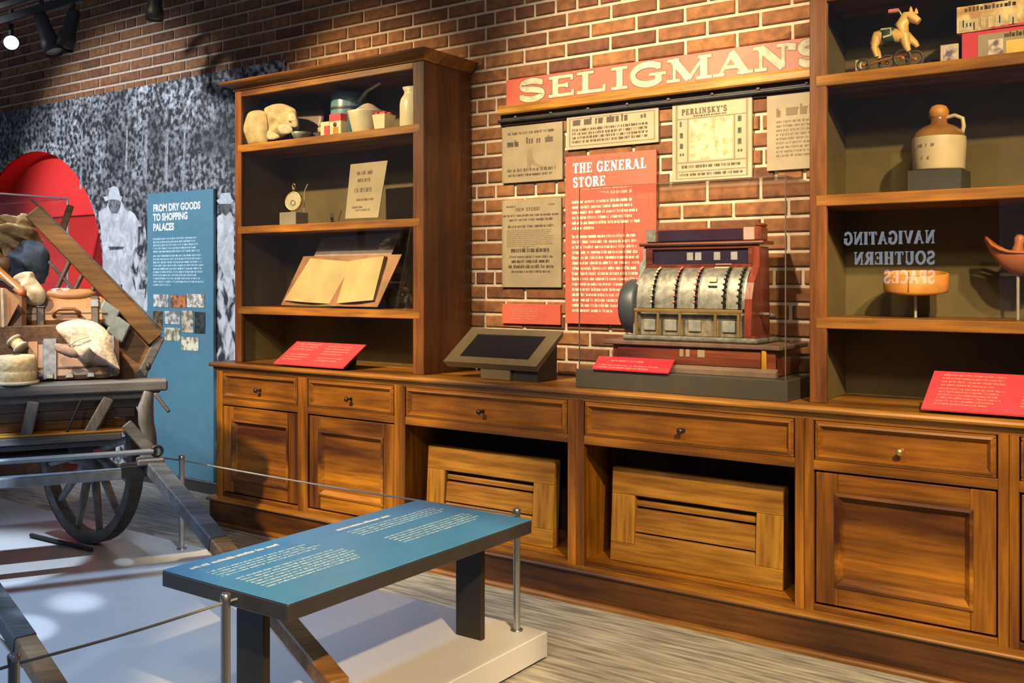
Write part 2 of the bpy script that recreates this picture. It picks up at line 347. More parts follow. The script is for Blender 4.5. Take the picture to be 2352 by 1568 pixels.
def dup(root, loc, label=None):
    r = root.copy(); COL.objects.link(r); r.location = loc
    if label: r['label'] = label
    for ch in list(root.children):
        c = ch.copy(); COL.objects.link(c); c.parent = r
        for g in list(ch.children):
            d = g.copy(); COL.objects.link(d); d.parent = c
    return r

# ------------------------------------------------------------------ lettering: serif capitals from strokes
def arc(cx, cy, rx, ry, a0, a1, n=12): return [(cx+rx*math.cos(math.radians(a0+(a1-a0)*i/n)), cy+ry*math.sin(math.radians(a0+(a1-a0)*i/n))) for i in range(n+1)]
def V(x, y0=0.0, y1=1.0): return ([(x,y0),(x,y1)], 'T')
def Hh(y, x0, x1): return ([(x0,y),(x1,y)], 't')
def sf(x, y, w=0.15): return ([(x-w,y),(x+w,y)], 's')
GL = {
 'E': (.66, [V(.17), Hh(.95,.0,.60), Hh(.52,.17,.46), Hh(.05,.0,.62), ([(.58,.97),(.58,.74)],'s'), ([(.46,.64),(.46,.40)],'s'), ([(.60,.03),(.60,.28)],'s')]),
 'L': (.64, [V(.18), sf(.18,.97,.18), Hh(.05,.0,.60), ([(.58,.03),(.58,.30)],'s')]),
 'I': (.36, [V(.18), sf(.18,.97,.18), sf(.18,.03,.18)]),
 'T': (.68, [V(.34), Hh(.95,.02,.66), ([(.05,.97),(.05,.72)],'s'), ([(.63,.97),(.63,.72)],'s'), sf(.34,.03,.18)]),
 'H': (.78, [V(.18), V(.60), Hh(.52,.18,.60), sf(.18,.97,.17), sf(.18,.03,.17), sf(.60,.97,.17), sf(.60,.03,.17)]),
 'M': (.98, [([(.16,0),(.16,1)],'t'), ([(.14,.98),(.48,.05)],'T'), ([(.48,.05),(.80,.98)],'t'), V(.80), sf(.14,.97,.13), sf(.14,.03,.15), sf(.82,.97,.14), sf(.80,.03,.17)]),
 'A': (.80, [([(.40,.99),(.12,.02)],'t'), ([(.36,.99),(.66,.02)],'T'), Hh(.33,.2,.56), sf(.10,.03,.12), sf(.66,.03,.16)]),
 'N': (.82, [([(.15,0),(.15,1)],'t'), ([(.14,.98),(.66,.03)],'T'), ([(.66,1),(.66,.02)],'t'), sf(.12,.97,.13), sf(.15,.03,.14), sf(.66,.97,.14)]),
 'S': (.60, [(arc(.30,.735,.20,.215,20,270,14)+arc(.30,.265,.22,.235,90,-160,14)[1:],'M'), ([(.50,.98),(.50,.70)],'s'), ([(.08,.02),(.08,.30)],'s')]),
 'G': (.76, [(arc(.40,.5,.31,.46,40,320,22),'M'), ([(.62,.45),(.62,.10)],'T'), sf(.60,.47,.17), ([(.64,.98),(.64,.70)],'s')]),
 'C': (.70, [(arc(.40,.5,.31,.46,45,315,22),'M'), ([(.62,.98),(.62,.72)],'s')]),
 'O': (.80, [(arc(.40,.5,.31,.46,0,360,28),'M')]),
 'R': (.74, [V(.18), (arc(.34,.735,.22,.22,90,-90,12),'M'), Hh(.955,.18,.34), Hh(.515,.18,.34), ([(.36,.5),(.64,.03)],'T'), sf(.18,.97,.17), sf(.18,.03,.17), sf(.64,.03,.10)]),
 'P': (.64, [V(.18), (arc(.34,.735,.22,.22,90,-90,12),'M'), Hh(.955,.18,.34), Hh(.515,.18,.34), sf(.18,.97,.17), sf(.18,.03,.17)]),
 'K': (.76, [V(.18), ([(.18,.42),(.58,.97)],'t'), ([(.30,.58),(.64,.03)],'T'), sf(.18,.97,.17), sf(.18,.03,.17), sf(.58,.97,.12), sf(.64,.03,.12)]),
 'Y': (.74, [([(.10,.98),(.37,.48)],'T'), ([(.62,.98),(.37,.48)],'t'), V(.37,0,.5), sf(.10,.97,.14), sf(.62,.97,.12), sf(.37,.03,.17)]),
 'V': (.76, [([(.10,.98),(.38,.03)],'T'), ([(.64,.98),(.38,.03)],'t'), sf(.10,.97,.14), sf(.64,.97,.13)]),
 'U': (.76, [([(.18,1),(.18,.3)],'T'), (arc(.39,.28,.21,.24,180,360,12),'M'), ([(.60,1),(.60,.28)],'t'), sf(.18,.97,.16), sf(.60,.97,.14)]),
 'W': (1.02, [([(.10,.98),(.32,.03)],'T'), ([(.50,.98),(.32,.03)],'t'), ([(.48,.98),(.70,.03)],'T'), ([(.90,.98),(.70,.03)],'t'), sf(.10,.97,.14), sf(.90,.97,.12)]),
 "'": (.22, [([(.10,1.0),(.07,.72)],'T')]), '!': (.3, [([(.15,1.0),(.15,.32)],'T'), ([(.15,.16),(.15,.0)],'T')]), ' ': (.34, []),
}
def ribbon(mb, pts, w, f):
    n = len(pts); L = []; R = []
    for i in range(n):
        a = pts[max(i-1,0)]; b = pts[min(i+1,n-1)]; dx, dy = b[0]-a[0], b[1]-a[1]; l = math.hypot(dx, dy) or 1
        nx, ny = -dy/l*w/2, dx/l*w/2
        L.append(f(pts[i][0]+nx, pts[i][1]+ny)); R.append(f(pts[i][0]-nx, pts[i][1]-ny))
    mb.add(L+R, [(i, i+1, n+i+1, n+i) for i in range(n-1)])
def serif(mb, text, o, ux, uy, h, wf=1.0, bold=0.16, thin=0.075, sp=0.06, grow=0.0, advs=None):
    o = Vector(o); ux = Vector(ux).normalized(); uy = Vector(uy).normalized(); x = 0.0
    for i, ch in enumerate(text):
        w, st = GL[ch]
        if advs: x, wf = advs[i][0]/h, (advs[i][1]-advs[i][0])/h/w
        f = lambda px, py, x=x, wf=wf: o+ux*((x+px*wf)*h)+uy*(py*h)
        for pts, k in st:
            ww = {'T': bold, 't': thin, 's': thin*0.9, 'M': (bold*0.75+thin*0.25)}[k]+grow
            P2 = [(p[0]*wf, p[1]) for p in pts]
            if grow and len(P2) == 2:
                d = Vector((P2[1][0]-P2[0][0], P2[1][1]-P2[0][1])).normalized()*grow/2
                P2 = [(P2[0][0]-d.x, P2[0][1]-d.y), (P2[1][0]+d.x, P2[1][1]+d.y)]
            of_ = ux.cross(uy)*(.00009*(st.index((pts, k))+1)); ribbon(mb, P2, ww, lambda px, py, x=x, of_=of_: o+ux*((x+px)*h)+uy*(py*h)+of_)
        x += w*wf+sp
    return mb
def glyphrun(mb, o, ux, uy, width, xh, seed, wordlen=(2,8), weight=0.26, fill=1.0):
    """a line of print too small to read in the photograph: word shapes made of letter-sized strokes"""
    rnd = random.Random(seed); o = Vector(o); ux = Vector(ux).normalized(); uy = Vector(uy).normalized(); x = 0.0; cw = xh*0.62
    nn = ux.cross(uy)*.00008
    def q(x0, x1, y0, y1, l=0):
        b = o+nn*l; mb.quad(b+ux*x0+uy*y0, b+ux*x1+uy*y0, b+ux*x1+uy*y1, b+ux*x0+uy*y1)
    while x < width*fill:
        for c in range(rnd.randint(*wordlen)):
            if x+cw > width*fill: break
            k = rnd.random(); t = xh*weight; hh = xh*(1.35 if rnd.random() < 0.22 else 1.0)
            q(x, x+t, 0, hh)
            if k < 0.55: q(x+cw*0.5, x+cw*0.5+t, 0, xh)
            if k < 0.35: q(x, x+cw*0.7, 0, t*0.8, 1)
            if k > 0.3: q(x, x+cw*0.7, xh-t*0.8, xh, 2)
            x += cw
        x += cw*0.8
    return mb
def para(mb, o, ux, uy, width, lines, step, xh, seed, last=0.6, weight=0.26):
    o = Vector(o); uyn = Vector(uy).normalized(); rnd = random.Random(seed)
    for i in range(lines):
        glyphrun(mb, o-uyn*(step*i), ux, uy, width, xh, seed*31+i, weight=weight, fill=last if i == lines-1 else rnd.uniform(0.86, 1.0))
    return mb
def sans(text, o, ux, uy, h, bold=0.02, wf=1.0, sp=1.0):
    cu = bpy.data.curves.new('lettering', 'FONT'); cu.body = text; cu.size = 1.0; cu.offset = bold; cu.resolution_u = 3; cu.space_character = sp
    ob = bpy.data.objects.new('lettering', cu); COL.objects.link(ob)
    me = bpy.data.meshes.new_from_object(ob.evaluated_get(bpy.context.evaluated_depsgraph_get()))
    mb = MB(); o = Vector(o); ux = Vector(ux).normalized(); uy = Vector(uy).normalized(); k = h/0.72
    mb.add([o+ux*(v.co.x*k*wf)+uy*(v.co.y*k) for v in me.vertices], [tuple(p.vertices) for p in me.polygons])
    bpy.data.objects.remove(ob); bpy.data.curves.remove(cu); bpy.data.meshes.remove(me)
    return mb
EX = Vector((1,0,0)); EY = Vector((0,1,0)); EZ = Vector((0,0,1))

def puff(mb, outline, nrm, t, tb=None, seed=0, amp=0.0, sub=3, freq=3.0):
    """a stuffed or draped soft body: a smooth closed outline swelling to thickness t in front and tb behind"""
    O = [Vector(p) for p in outline]; nrm = Vector(nrm).normalized(); tb = t if tb is None else tb; Q = []; n = len(O)
    for i in range(n):                                   # Catmull-Rom refinement of the outline
        a, b, c, d = O[i-1], O[i], O[(i+1)%n], O[(i+2)%n]
        for k in range(sub):
            u = k/sub; Q.append(b+(c-a)*(.5*u)+(a*2-b*5+c*4-d)*(.5*u*u)+(b*3-a-c*3+d)*(.5*u**3))
    N = len(Q); cen = sum(Q, Vector((0,0,0)))/N; R = [1.0, .94, .82, .64, .42, .2]; r = random.Random(seed); w = [(r.uniform(.5,1)*freq, r.uniform(0,6), Vector((r.uniform(-1,1),r.uniform(-1,1),r.uniform(-1,1))).normalized()) for _ in range(6)]
    L_ = max((q-cen).length for q in Q)
    vs = []; fs = []
    def wob(p): return sum(math.sin(p.dot(d)*f*6.28/L_+ph) for f, ph, d in w)/3
    for side, tt in ((1, t), (-1, tb)):
        base = len(vs)
        for i, k in enumerate(R):
            for q in Q:
                p = cen+(q-cen)*k; h = tt*math.sqrt(max(0, 1-k*k))
                if i: h *= 1+amp*wob(p)
                vs.append(p+nrm*h*side)
        vs.append(cen+nrm*tt*side*(1+amp*wob(cen))); c = len(vs)-1
        for i in range(len(R)-1):
            for k in range(N):
                f_ = (base+i*N+k, base+i*N+(k+1)%N, base+(i+1)*N+(k+1)%N, base+(i+1)*N+k); fs.append(f_ if side < 0 else f_[::-1])
        for k in range(N): f_ = (base+(len(R)-1)*N+k, base+(len(R)-1)*N+(k+1)%N, c); fs.append(f_ if side < 0 else f_[::-1])
    return mb.add(vs, fs, True)

# ================================================================== THE SETTING
WY = 4.372
f = MB(); f.quad((-11,-3,0),(3,-3,0),(3,4.6,0),(-11,4.6,0)); ONE('floor', f, FLOOR, loc=(0,0,0), kind='structure')
AXC, AR, AZS = -7.862, 0.98, 1.52      # arch centre, radius and springing height
def arched(mb, x0, x1, z0, z1, y, y2=None):
    N = 28; mb.quad((x0,y,z0),(AXC-AR,y,z0),(AXC-AR,y,z1),(x0,y,z1)); mb.quad((AXC+AR,y,z0),(x1,y,z0),(x1,y,z1),(AXC+AR,y,z1))
    A = [(AXC-AR*math.cos(PI*i/N), AZS+AR*math.sin(PI*i/N)) for i in range(N+1)]
    for i in range(N):
        (xa, za), (xb, zb) = A[i], A[i+1]; mb.quad((xa,y,za),(xb,y,zb),(xb,y,z1),(xa,y,z1))
    if y2 is not None:
        E = [(AXC-AR, z0)]+A+[(AXC+AR, z0)]
        for i in range(len(E)-1): mb.quad((E[i][0],y,E[i][1]),(E[i+1][0],y,E[i+1][1]),(E[i+1][0],y2,E[i+1][1]),(E[i][0],y2,E[i][1]))
        mb.quad((x1,y,z0),(x1,y2,z0),(x1,y2,z1),(x1,y,z1)); mb.quad((x0,y,z1),(x1,y,z1),(x1,y2,z1),(x0,y2,z1))
    return mb
wall = ONE('wall_back', arched(MB(), -11, 2.2, 0, 4.7, WY), MORTAR, loc=(0,WY,0), kind='structure')
# bricks of the back wall: header course at 2.84, header courses every sixth row
BL, BH, MJ = 0.262, 0.0785, 0.017
CP, SP = math.cos(0.6170601665558783), math.sin(0.6170601665558783)
def proj(x, y, z):
    d = -x*SP+y*CP; return 1176+2289*(x*CP+y*SP)/d, 645-2289*(z-1.45)/d
bricks = []
for row in range(-24, 23):
    z = 2.84+row*BH; head = row % 6 == 0; L = BL/2 if head else BL
    if z < 0.9: continue
    x = -11.0+(BL/2 if row % 2 else 0)+(BL/4 if head else 0)+random.uniform(-.01,.01)
    while x < 2.0:
        xm, zm = x+L/2, z+BH/2; x += L
        if xm < -4.95 and zm < 2.85: continue
        if -4.9 < xm < -3.42 and zm < 2.5: continue
        if xm > -1.2 and zm < 2.4: continue
        u0, v0 = proj(xm-L/2, WY, zm); u1, v1 = proj(xm+L/2, WY, zm)
        vis = u1 > -10 and u0 < 2360 and v0 > -30
        if -4.85 < xm < -3.3 and zm < 2.72: vis = False
        if xm > -1.36: vis = False
        for (a0, a1, b0, b1) in ((-3.15,-1.4,2.37,2.53),(-2.74,-2.22,1.24,2.08),(-2.14,-1.74,1.93,2.29),(-3.14,-2.77,1.42,1.88),(-3.14,-2.77,1.98,2.27),(-2.73,-2.22,2.13,2.29)):
            if a0 < xm-L/2 and xm+L/2 < a1 and b0 < z and z+BH < b1: vis = False
        bricks.append((vis, (u1-u0)*abs(BH*2289/(-xm*SP+WY*CP)) if vis else 0, xm, zm, head))
bricks.sort(key=lambda t: -t[1])
def brickmesh(L, k):
    b = MB(); r = random.Random(k); j = lambda: r.uniform(-.003,.003); hx, hz = (L-MJ)/2, (BH-MJ)/2; p = -0.011
    front = [(-hx+.006+j(), p, -hz+.005+j()), (hx-.006+j(), p, -hz+.005+j()), (hx-.006+j(), p, hz-.005+j()), (-hx+.006+j(), p, hz-.005+j())]
    back = [(-hx,.002,-hz),(hx,.002,-hz),(hx,.002,hz),(-hx,.002,hz)]; mid = [(x*1.0,-.006,z) for x, _, z in back]
    b.add(front+mid+back, [(0,1,2,3)]+[(i, 4+i, 4+(i+1)%4, (i+1)%4) for i in range(4)]+[(4+i, 8+i, 8+(i+1)%4, 4+(i+1)%4) for i in range(4)])
    return b
bm = {}
for hd in (0,1):
    for k in range(4):
        me = brickmesh(BL/2 if hd else BL, k+10*hd).mesh('brick'); me.materials.append(BRICK); bm[(hd,k)] = me
rest = MB(); nb = 0
for vis, a, xm, zm, hd in bricks:
    if vis and nb < 300:
        o = bpy.data.objects.new('brick', bm[(int(hd), random.randrange(4))]); COL.objects.link(o); o.parent = wall; o.location = (xm, 0, zm); nb += 1
    else:
        t = brickmesh(BL/2 if hd else BL, random.randrange(9)); rest.add([(p[0]+xm, p[1]+WY, p[2]+zm) for p in t.v], t.f)
P('brickwork', rest, BRICK, wall, kind='stuff')
# arched niche behind the wall face
n = MB(); N = 28; A = [(AXC-AR, 0)]+[(AXC-AR*math.cos(PI*i/N), AZS+AR*math.sin(PI*i/N)) for i in range(N+1)]+[(AXC+AR, 0)]
for i in range(len(A)-1): n.add([(A[i][0],4.353,A[i][1]),(A[i+1][0],4.353,A[i+1][1]),(A[i+1][0],4.54,A[i+1][1]),(A[i][0],4.54,A[i][1])], [(0,1,2,3)], False)
P('niche_surround', n, REDN, wall, 'red painted arched soffit and sides of the niche')
n = MB(); n.add([(x,4.54,z) for x, z in A], [tuple(range(len(A)))]); P('niche_back', n, REDN, wall, 'flat red back of the arched niche')
bb = MB().box(-6.86,-4.95,4.335,4.372,0,.075,.004); bb.box(-11,-8.86,4.335,4.372,0,.075,.004)
ONE('baseboard_back', bb, CHARC, kind='structure')
ONE('trim_1', MB().box(-6.86,-4.95,4.325,4.372,.075,.088,.003), STEEL, kind='structure')

# ------------------------------------------------------------------ photo mural with its printed figures
mur = T('photo_mural', 'black and white forest and farm workers photo mural under the brick wall', 'mural', (-7.0,4.33,0.09))
P('print_sheet', arched(MB(), -11, -4.87, .088, 2.866, 4.352, 4.372), FOREST, mur)
def flat(mb, pts, y): mb.add([(p[0],y,p[1]) for p in pts], [tuple(range(len(pts)))]); return mb
def jag(pts, amp=.012, sub=3, seed=1):
    r = random.Random(seed); o = []
    for i in range(len(pts)):
        a, b = pts[i], pts[(i+1)%len(pts)]
        for k in range(sub):
            t = k/sub; o.append((a[0]+(b[0]-a[0])*t+(r.uniform(-amp,amp) if k else 0), a[1]+(b[1]-a[1])*t+(r.uniform(-amp,amp) if k else 0)))
    return o
P('printed_field', flat(MB(), jag([(-6.87,.09),(-4.88,.09),(-4.88,1.62),(-5.4,1.5),(-5.9,1.62),(-6.3,1.5),(-6.87,1.55)],.05,6,3), 4.3512), MFIELD, mur)
tr = MB()
for (u, v0, v1, w) in [(-6.587, 2.463, 2.157, 0.03), (-6.352, 2.444, 2.223, 0.05), (-6.105, 2.424, 2.208, 0.045), (-7.173, 2.509, 2.207, 0.03), (-5.907, 2.409, 2.12, 0.03), (-7.584, 2.542, 2.681, 0.03), (-5.659, 2.389, 2.568, 0.05)]:
    x, z1, z0 = u, v0, v1
    tr.quad((x-w/2,4.3514,z0-.05),(x+w/2,4.3514,z0-.05),(x+w/3+.02,4.3514,z1+.1),(x-w/3+.02,4.3514,z1+.1))
P('printed_tree_trunks', tr, MLIGHT, mur, kind='stuff')
P('printed_thicket', flat(MB(), jag([(-7.002, 2.197), (-6.876, 2.256), (-6.522, 2.25), (-6.336, 2.159), (-6.326, 1.844), (-6.442, 1.847), (-6.522, 1.946), (-6.853, 1.992), (-6.956, 1.93)],.03,6,11), 4.3511), MTHICK, mur)
fg = setp(P('printed_figure', flat(MB(), jag([(-6.933, 1.975), (-6.831, 1.997), (-6.797, 2.048), (-6.63, 2.04), (-6.598, 1.987), (-6.479, 1.944), (-6.383, 1.845), (-6.331, 1.592), (-6.362, 1.276), (-6.522, 1.178), (-6.603, 1.402), (-6.685, 1.466), (-6.73, 1.271), (-6.853, 1.302), (-6.876, 1.598), (-6.899, 1.796)],.008,3,5), 4.3508), MCLOTH, mur, 'printed man in wide-brimmed hat and pale work shirt'))
hd = MB(); flat(hd, [(-6.814, 2.082), (-6.636, 2.073), (-6.647, 2.002), (-6.685, 1.952), (-6.763, 1.955), (-6.802, 2.009)], 4.3502); P('face', hd, MFACE, fg)
hd = MB(); flat(hd, [(-6.865, 2.084), (-6.802, 2.088), (-6.791, 2.146), (-6.73, 2.159), (-6.674, 2.14), (-6.652, 2.083), (-6.625, 2.072), (-6.641, 2.038), (-6.696, 2.056), (-6.786, 2.061), (-6.842, 2.047)], 4.3498); P('hat', hd, MHAT, fg)
bl = MB(); flat(bl, [(-6.797, 1.708), (-6.603, 1.704), (-6.614, 1.685), (-6.786, 1.682)], 4.3498); P('belt', bl, MDARK, fg)
fg = P('printed_figure', flat(MB(), jag([(-5.543, 1.878), (-5.475, 1.911), (-5.394, 1.907), (-5.367, 1.871), (-5.363, 1.465), (-5.439, 1.435), (-5.529, 1.583)],.008,3,6), 4.3508), MCLOTH, mur, 'printed man in straw hat beside the bookcase')
hd = MB(); flat(hd, [(-5.516, 1.977), (-5.394, 1.972), (-5.407, 1.914), (-5.448, 1.886), (-5.493, 1.917)], 4.3502); P('face', hd, MDARK, fg)
hd = MB(); flat(hd, [(-5.548, 1.996), (-5.511, 2.006), (-5.493, 2.041), (-5.403, 2.042), (-5.381, 2.0), (-5.363, 1.985), (-5.394, 1.966), (-5.516, 1.971)], 4.3498); P('hat', hd, MHAT, fg)
fg = P('printed_figure', flat(MB(), jag([(-6.49, 1.721), (-6.426, 1.847), (-6.352, 1.86), (-6.32, 1.718), (-6.32, 1.403), (-6.457, 1.37), (-6.522, 1.53)],.012,3,8), 4.3506), MFIELD, mur, 'printed stooping field worker in pale clothes')

# ------------------------------------------------------------------ teal text panel on the mural
tp = T('text_panel', 'tall teal text panel with heading and small photos, beside the left bookcase', 'sign', (-5.95,4.3,0.09))
P('board', MB().box(-6.284,-5.543,4.325,4.35,.089,2.074,.002), TEAL, tp)
y = 4.3238; tx_ = -6.211; L = MB()
for t, z in (('FROM DRY GOODS', 1.945), ('TO SHOPPING', 1.879), ('PALACES', 1.808)):
    m = sans(t, (tx_,y,z), EX, EZ, .050, .04, .87); L.add(m.v, m.f)
P('heading', L, WHITE, tp)
L = MB(); para(L, (tx_,y,1.742), EX, EZ, .55, 5, .0225, .0115, 4, .95, .3); para(L, (tx_,y,1.621), EX, EZ, .57, 10, .0228, .0115, 5, .35, .3)
P('body_text', L, PALEB, tp, kind='stuff')
ph = [((-6.204, 1.354), (-6.032, 1.266)), ((-6.008, 1.349), (-5.837, 1.266)), ((-5.822, 1.36), (-5.633, 1.269)), ((-6.209, 1.235), (-6.102, 1.102)), ((-6.072, 1.238), (-5.9, 1.147)), ((-5.88, 1.244), (-5.755, 1.094)), ((-5.741, 1.238), (-5.628, 1.091)), ((-6.077, 1.121), (-5.9, 1.032)), ((-5.885, 1.062), (-5.699, 0.97))]
cols = [(.55,.50,.47),(.45,.16,.05),(.62,.56,.48),(.16,.10,.05),(.5,.48,.45),(.5,.42,.3),(.04,.05,.05),(.55,.5,.36),(.62,.56,.42)]
for (a, b), c in zip(ph, cols):
    pm, nt, bs = newmat('photo_print'); r, _ = noise_col(nt, bs, tuple(x*.35 for x in c), tuple(min(1, x*1.3) for x in c), 28, 3, lo=.4, hi=.6)
    o = P('small_photo', MB().box(a[0],b[0],4.3215,4.3245,b[1],a[1]), pm, tp)

# ================================================================== COUNTER
FY = 3.862
def chv(z0, z1, y0, y1): return z0, z1, y0, y1
# worktop: one long plank with rounded nosing and cove moulding under it
wt = T('worktop', 'long stained oak worktop running under both bookcases', 'worktop', (-2.2,4.0,.9))
prof = [(4.345,.963),(3.845,.963),(3.834,.959),(3.829,.950),(3.832,.941),(3.842,.937),(4.345,.937)]
def run(mb, prof, x0, x1): return mb.prism(prof, lambda y, z: (x0,y,z), lambda y, z: (x1,y,z))
P('top_board', run(MB(), prof, -4.955, .62), CX, wt)
P('cove_moulding', run(MB(), [(3.870,.937),(3.848,.937),(3.850,.928),(3.858,.918),(3.862,.908),(3.870,.906)], -4.935, .62), CX, wt)
pl = T('plinth', 'dark stained oak plinth along the foot of the counter', 'plinth', (-2.2,3.85,0))
P('plinth_board', MB().box(-4.94,.62,3.828,4.33,.0,.142), PX, pl)
P('top_moulding', run(MB(), [(3.875,.142),(3.815,.142),(3.812,.149),(3.816,.155),(3.84,.160),(3.875,.165)], -4.955, .62), CX, pl)
P('floor_moulding', run(MB(), [(3.835,.0),(3.806,.0),(3.805,.012),(3.812,.020),(3.828,.022),(3.835,.022)], -4.955, .62), CX, pl)
def frame(mb, x0, x1, z0, z1, wx, wz, y0, y1, ch=.003):
    mb.box(x0,x1,y0,y1,z1-wz,z1,ch); mb.box(x0,x1,y0,y1,z0,z0+wz,ch); mb.box(x0,x0+wx,y0,y1,z0+wz,z1-wz,ch); mb.box(x1-wx,x1,y0,y1,z0+wz,z1-wz,ch); return mb
def bead(mb, x0, x1, z0, z1, w, y0, y1):
    """mitred moulding: sloping quads from an outer proud edge to an inner low edge"""
    o = [(x0,y0,z0),(x1,y0,z0),(x1,y0,z1),(x0,y0,z1)]; m = [(x0+w*.35,y0-.004,z0+w*.35),(x1-w*.35,y0-.004,z0+w*.35),(x1-w*.35,y0-.004,z1-w*.35),(x0+w*.35,y0-.004,z1-w*.35)]
    i = [(x0+w,y1,z0+w),(x1-w,y1,z0+w),(x1-w,y1,z1-w),(x0+w,y1,z1-w)]
    b = [(x0,y1+.01,z0),(x1,y1+.01,z0),(x1,y1+.01,z1),(x0,y1+.01,z1)]
    mb.add(b+o+m+i, [(j+4*k, (j+1)%4+4*k, (j+1)%4+4*k+4, j+4*k+4) for k in range(3) for j in range(4)])
    return mb
KN = [(.0,.0),(.010,.0),(.010,-.004),(.0055,-.008),(.005,-.020),(.009,-.026),(.0135,-.031),(.014,-.037),(.010,-.043),(.0,-.045)]
def knob(parent, x, z, y):
    P('knob', MB().lathe([(r,-h) for r, h in KN], (x,y,z), (0,-1,0), 16), DARKM if x < -1.2 else BRASS, parent, 'round metal knob')
def drawer(parent, x0, x1, z0=.752, z1=.904, y=FY):
    d = P('drawer', frame(MB(), x0, x1, z0, z1, .012, .012, y-.002, y+.03), OX, parent)
    P('drawer_panel', MB().box(x0+.02,x1-.02,y+.012,y+.03,z0+.02,z1-.02), OX, d)
    P('moulding', bead(MB(), x0+.008, x1-.008, z0+.008, z1-.008,   .024, y-.004, y+.013), OX, d)
    knob(d, (x0+x1)/2, (z0+z1)/2-.012, y+.012); return d
def door(parent, x0, x1, z0=.194, z1=.704, y=FY):
    w = .085 if x1-x0 > .6 else .075
    d = P('door', MB().box(x0+w*.5,x1-w*.5,y+.027,y+.034,z0+.01,z1-.01), OX, parent)
    for xa, xb in ((x0,x0+w),(x1-w,x1)): P('door_stile', MB().box(xa,xb,y+.006,y+.03,z0,z1,.003), OZ, d)
    for za, zb in ((z0,z0+w),(z1-w,z1)): P('door_rail', MB().box(x0+w,x1-w,y+.006,y+.03,za,zb,.003), OX, d)
    P('door_panel', MB().box(x0+w,x1-w,y+.022,y+.027,z0+w,z1-w), OX, d)
    P('moulding', bead(MB(), x0+w-.012, x1-w+.012, z0+w-.012, z1-w+.012, .034, y+.001, y+.023), OX, d)
    return d
def carcass(root, xa, xb, openlow):
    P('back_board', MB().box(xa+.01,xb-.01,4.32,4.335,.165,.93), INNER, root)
    for x in (xa, xb-.016): P('side_panel', MB().box(x+.001,x+.015,FY+.03,4.32,.165,.93), OZ, root)
    P('floor_board', MB().box(xa+.016,xb-.016,FY+.01,4.32,.150,.176,.002), OX, root)
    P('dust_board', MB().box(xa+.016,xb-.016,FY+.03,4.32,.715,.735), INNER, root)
def base_cab(label, xa, xb, cells, doors, sl, sr):
    """cells: x-ranges of the bays; sl, sr: stile widths at the ends"""
    r = T('base_cabinet' if doors else 'open_base_cabinet', label, 'cabinet', ((xa+xb)/2,4.1,.15))
    carcass(r, xa, xb, not doors)
    xs = [xa]+[x for c in cells for x in c]+[xb]
    for i in range(0, len(xs), 2):
        P('stile', MB().box(xs[i]+(.0005 if i == 0 else 0), xs[i+1]-(.0005 if i == len(xs)-2 else 0), FY-.002, FY+.03, .150, .936, .003), OZ, r)
    for (c0, c1) in cells:
        P('rail', MB().box(c0,c1,FY,FY+.03,.905,.936,.002), OX, r); P('rail', MB().box(c0,c1,FY,FY+.03,.712,.751,.002), OX, r); P('rail', MB().box(c0,c1,FY,FY+.03,.150,.187 if doors else .172,.002), OX, r)
        drawer(r, c0+.006, c1-.006)
        if doors:
            door(r, c0+.007, c1-.007)
    return r
base_cab('oak base cabinet at the far end with two doors and two drawers', -4.92, -3.452, [(-4.866,-4.214),(-4.133,-3.489)], True, 0, 0)
base_cab('open base cabinet with drawer and smaller louvered panel, by the two-door cabinet', -3.452, -2.386, [(-3.414,-2.429)], False, 0, 0)
base_cab('open base cabinet with drawer and wider louvered panel, under the cash register', -2.386, -1.332, [(-2.343,-1.369)], False, 0, 0)
base_cab('oak base cabinet with single door and brass-knobbed drawer under right bookcase', -1.332, -.602, [(-1.294,-.637)], True, 0, 0)
base_cab('base cabinet cut off by the right photo edge, mostly a stile', -.602, .60, [(-.57,.565)], True, 0, 0)
P('end_panel', MB().box(-4.93,-4.921,FY+.02,4.33,.165,.936), OZ, bpy.data.objects['base_cabinet'])

def louver(label, x0, x1, z0, z1, yb, lean):
    r = T('louvered_panel', label, 'panel', ((x0+x1)/2, yb, z0), 'louvered panels in the open base cabinets')
    th = .055; k = lambda x, t, z: (x, yb+t+(z-z0)*lean, z)
    def bx(mb, xa, xb, ta, tb, za, zb, ch=.003):
        ym = yb+(ta+tb)/2+((za+zb)/2-z0)*lean
        return mb.obox(((xa+xb)/2, ym, (za+zb)/2), ((xb-xa)/2,0,0), (0,(tb-ta)/2,0), (0,(zb-za)/2*lean,(zb-za)/2), ch)
    sw = .118; rw = .085; rt_ = .118
    P('rail', bx(MB(), x0,x1,0,th,z1-rt_,z1), LX, r); P('rail', bx(MB(), x0,x1,0,th,z0,z0+rw), LX, r)
    P('stile', bx(MB(), x0,x0+sw,0,th,z0+rw,z1-rt_), LZ, r); P('stile', bx(MB(), x1-sw,x1,0,th,z0+rw,z1-rt_), LZ, r)
    a, b = z0+rw, z1-rt_; H = b-a
    for (s0, s1, t) in ((.0,.215,.006),(.265,.72,.010),(.785,.90,.016)):
        za, zb = a+H*s0, a+H*s1
        bxm = MB().obox(((x0+x1)/2, yb+t+.012+((za+zb)/2-z0)*lean, (za+zb)/2), ((x1-x0)/2-sw,0,0), (0,.008,.003), (0,(zb-za)/2*(lean+.05),(zb-za)/2), .003)
        P('slat', bxm, LX, r)
    P('gap_shade', bx(MB(), x0+sw,x1-sw,.045,.05,a,b,0), BLACK, r)  # black sheet paints the shade in the gaps between slats
    return r
louver('pale oak louvered panel standing in the left-hand open cabinet', -3.375, -2.588, .177, .592, 3.975, .06)
louver('larger pale oak louvered panel standing in the open cabinet under the register', -2.272, -1.462, .177, .598, 3.975, .06)

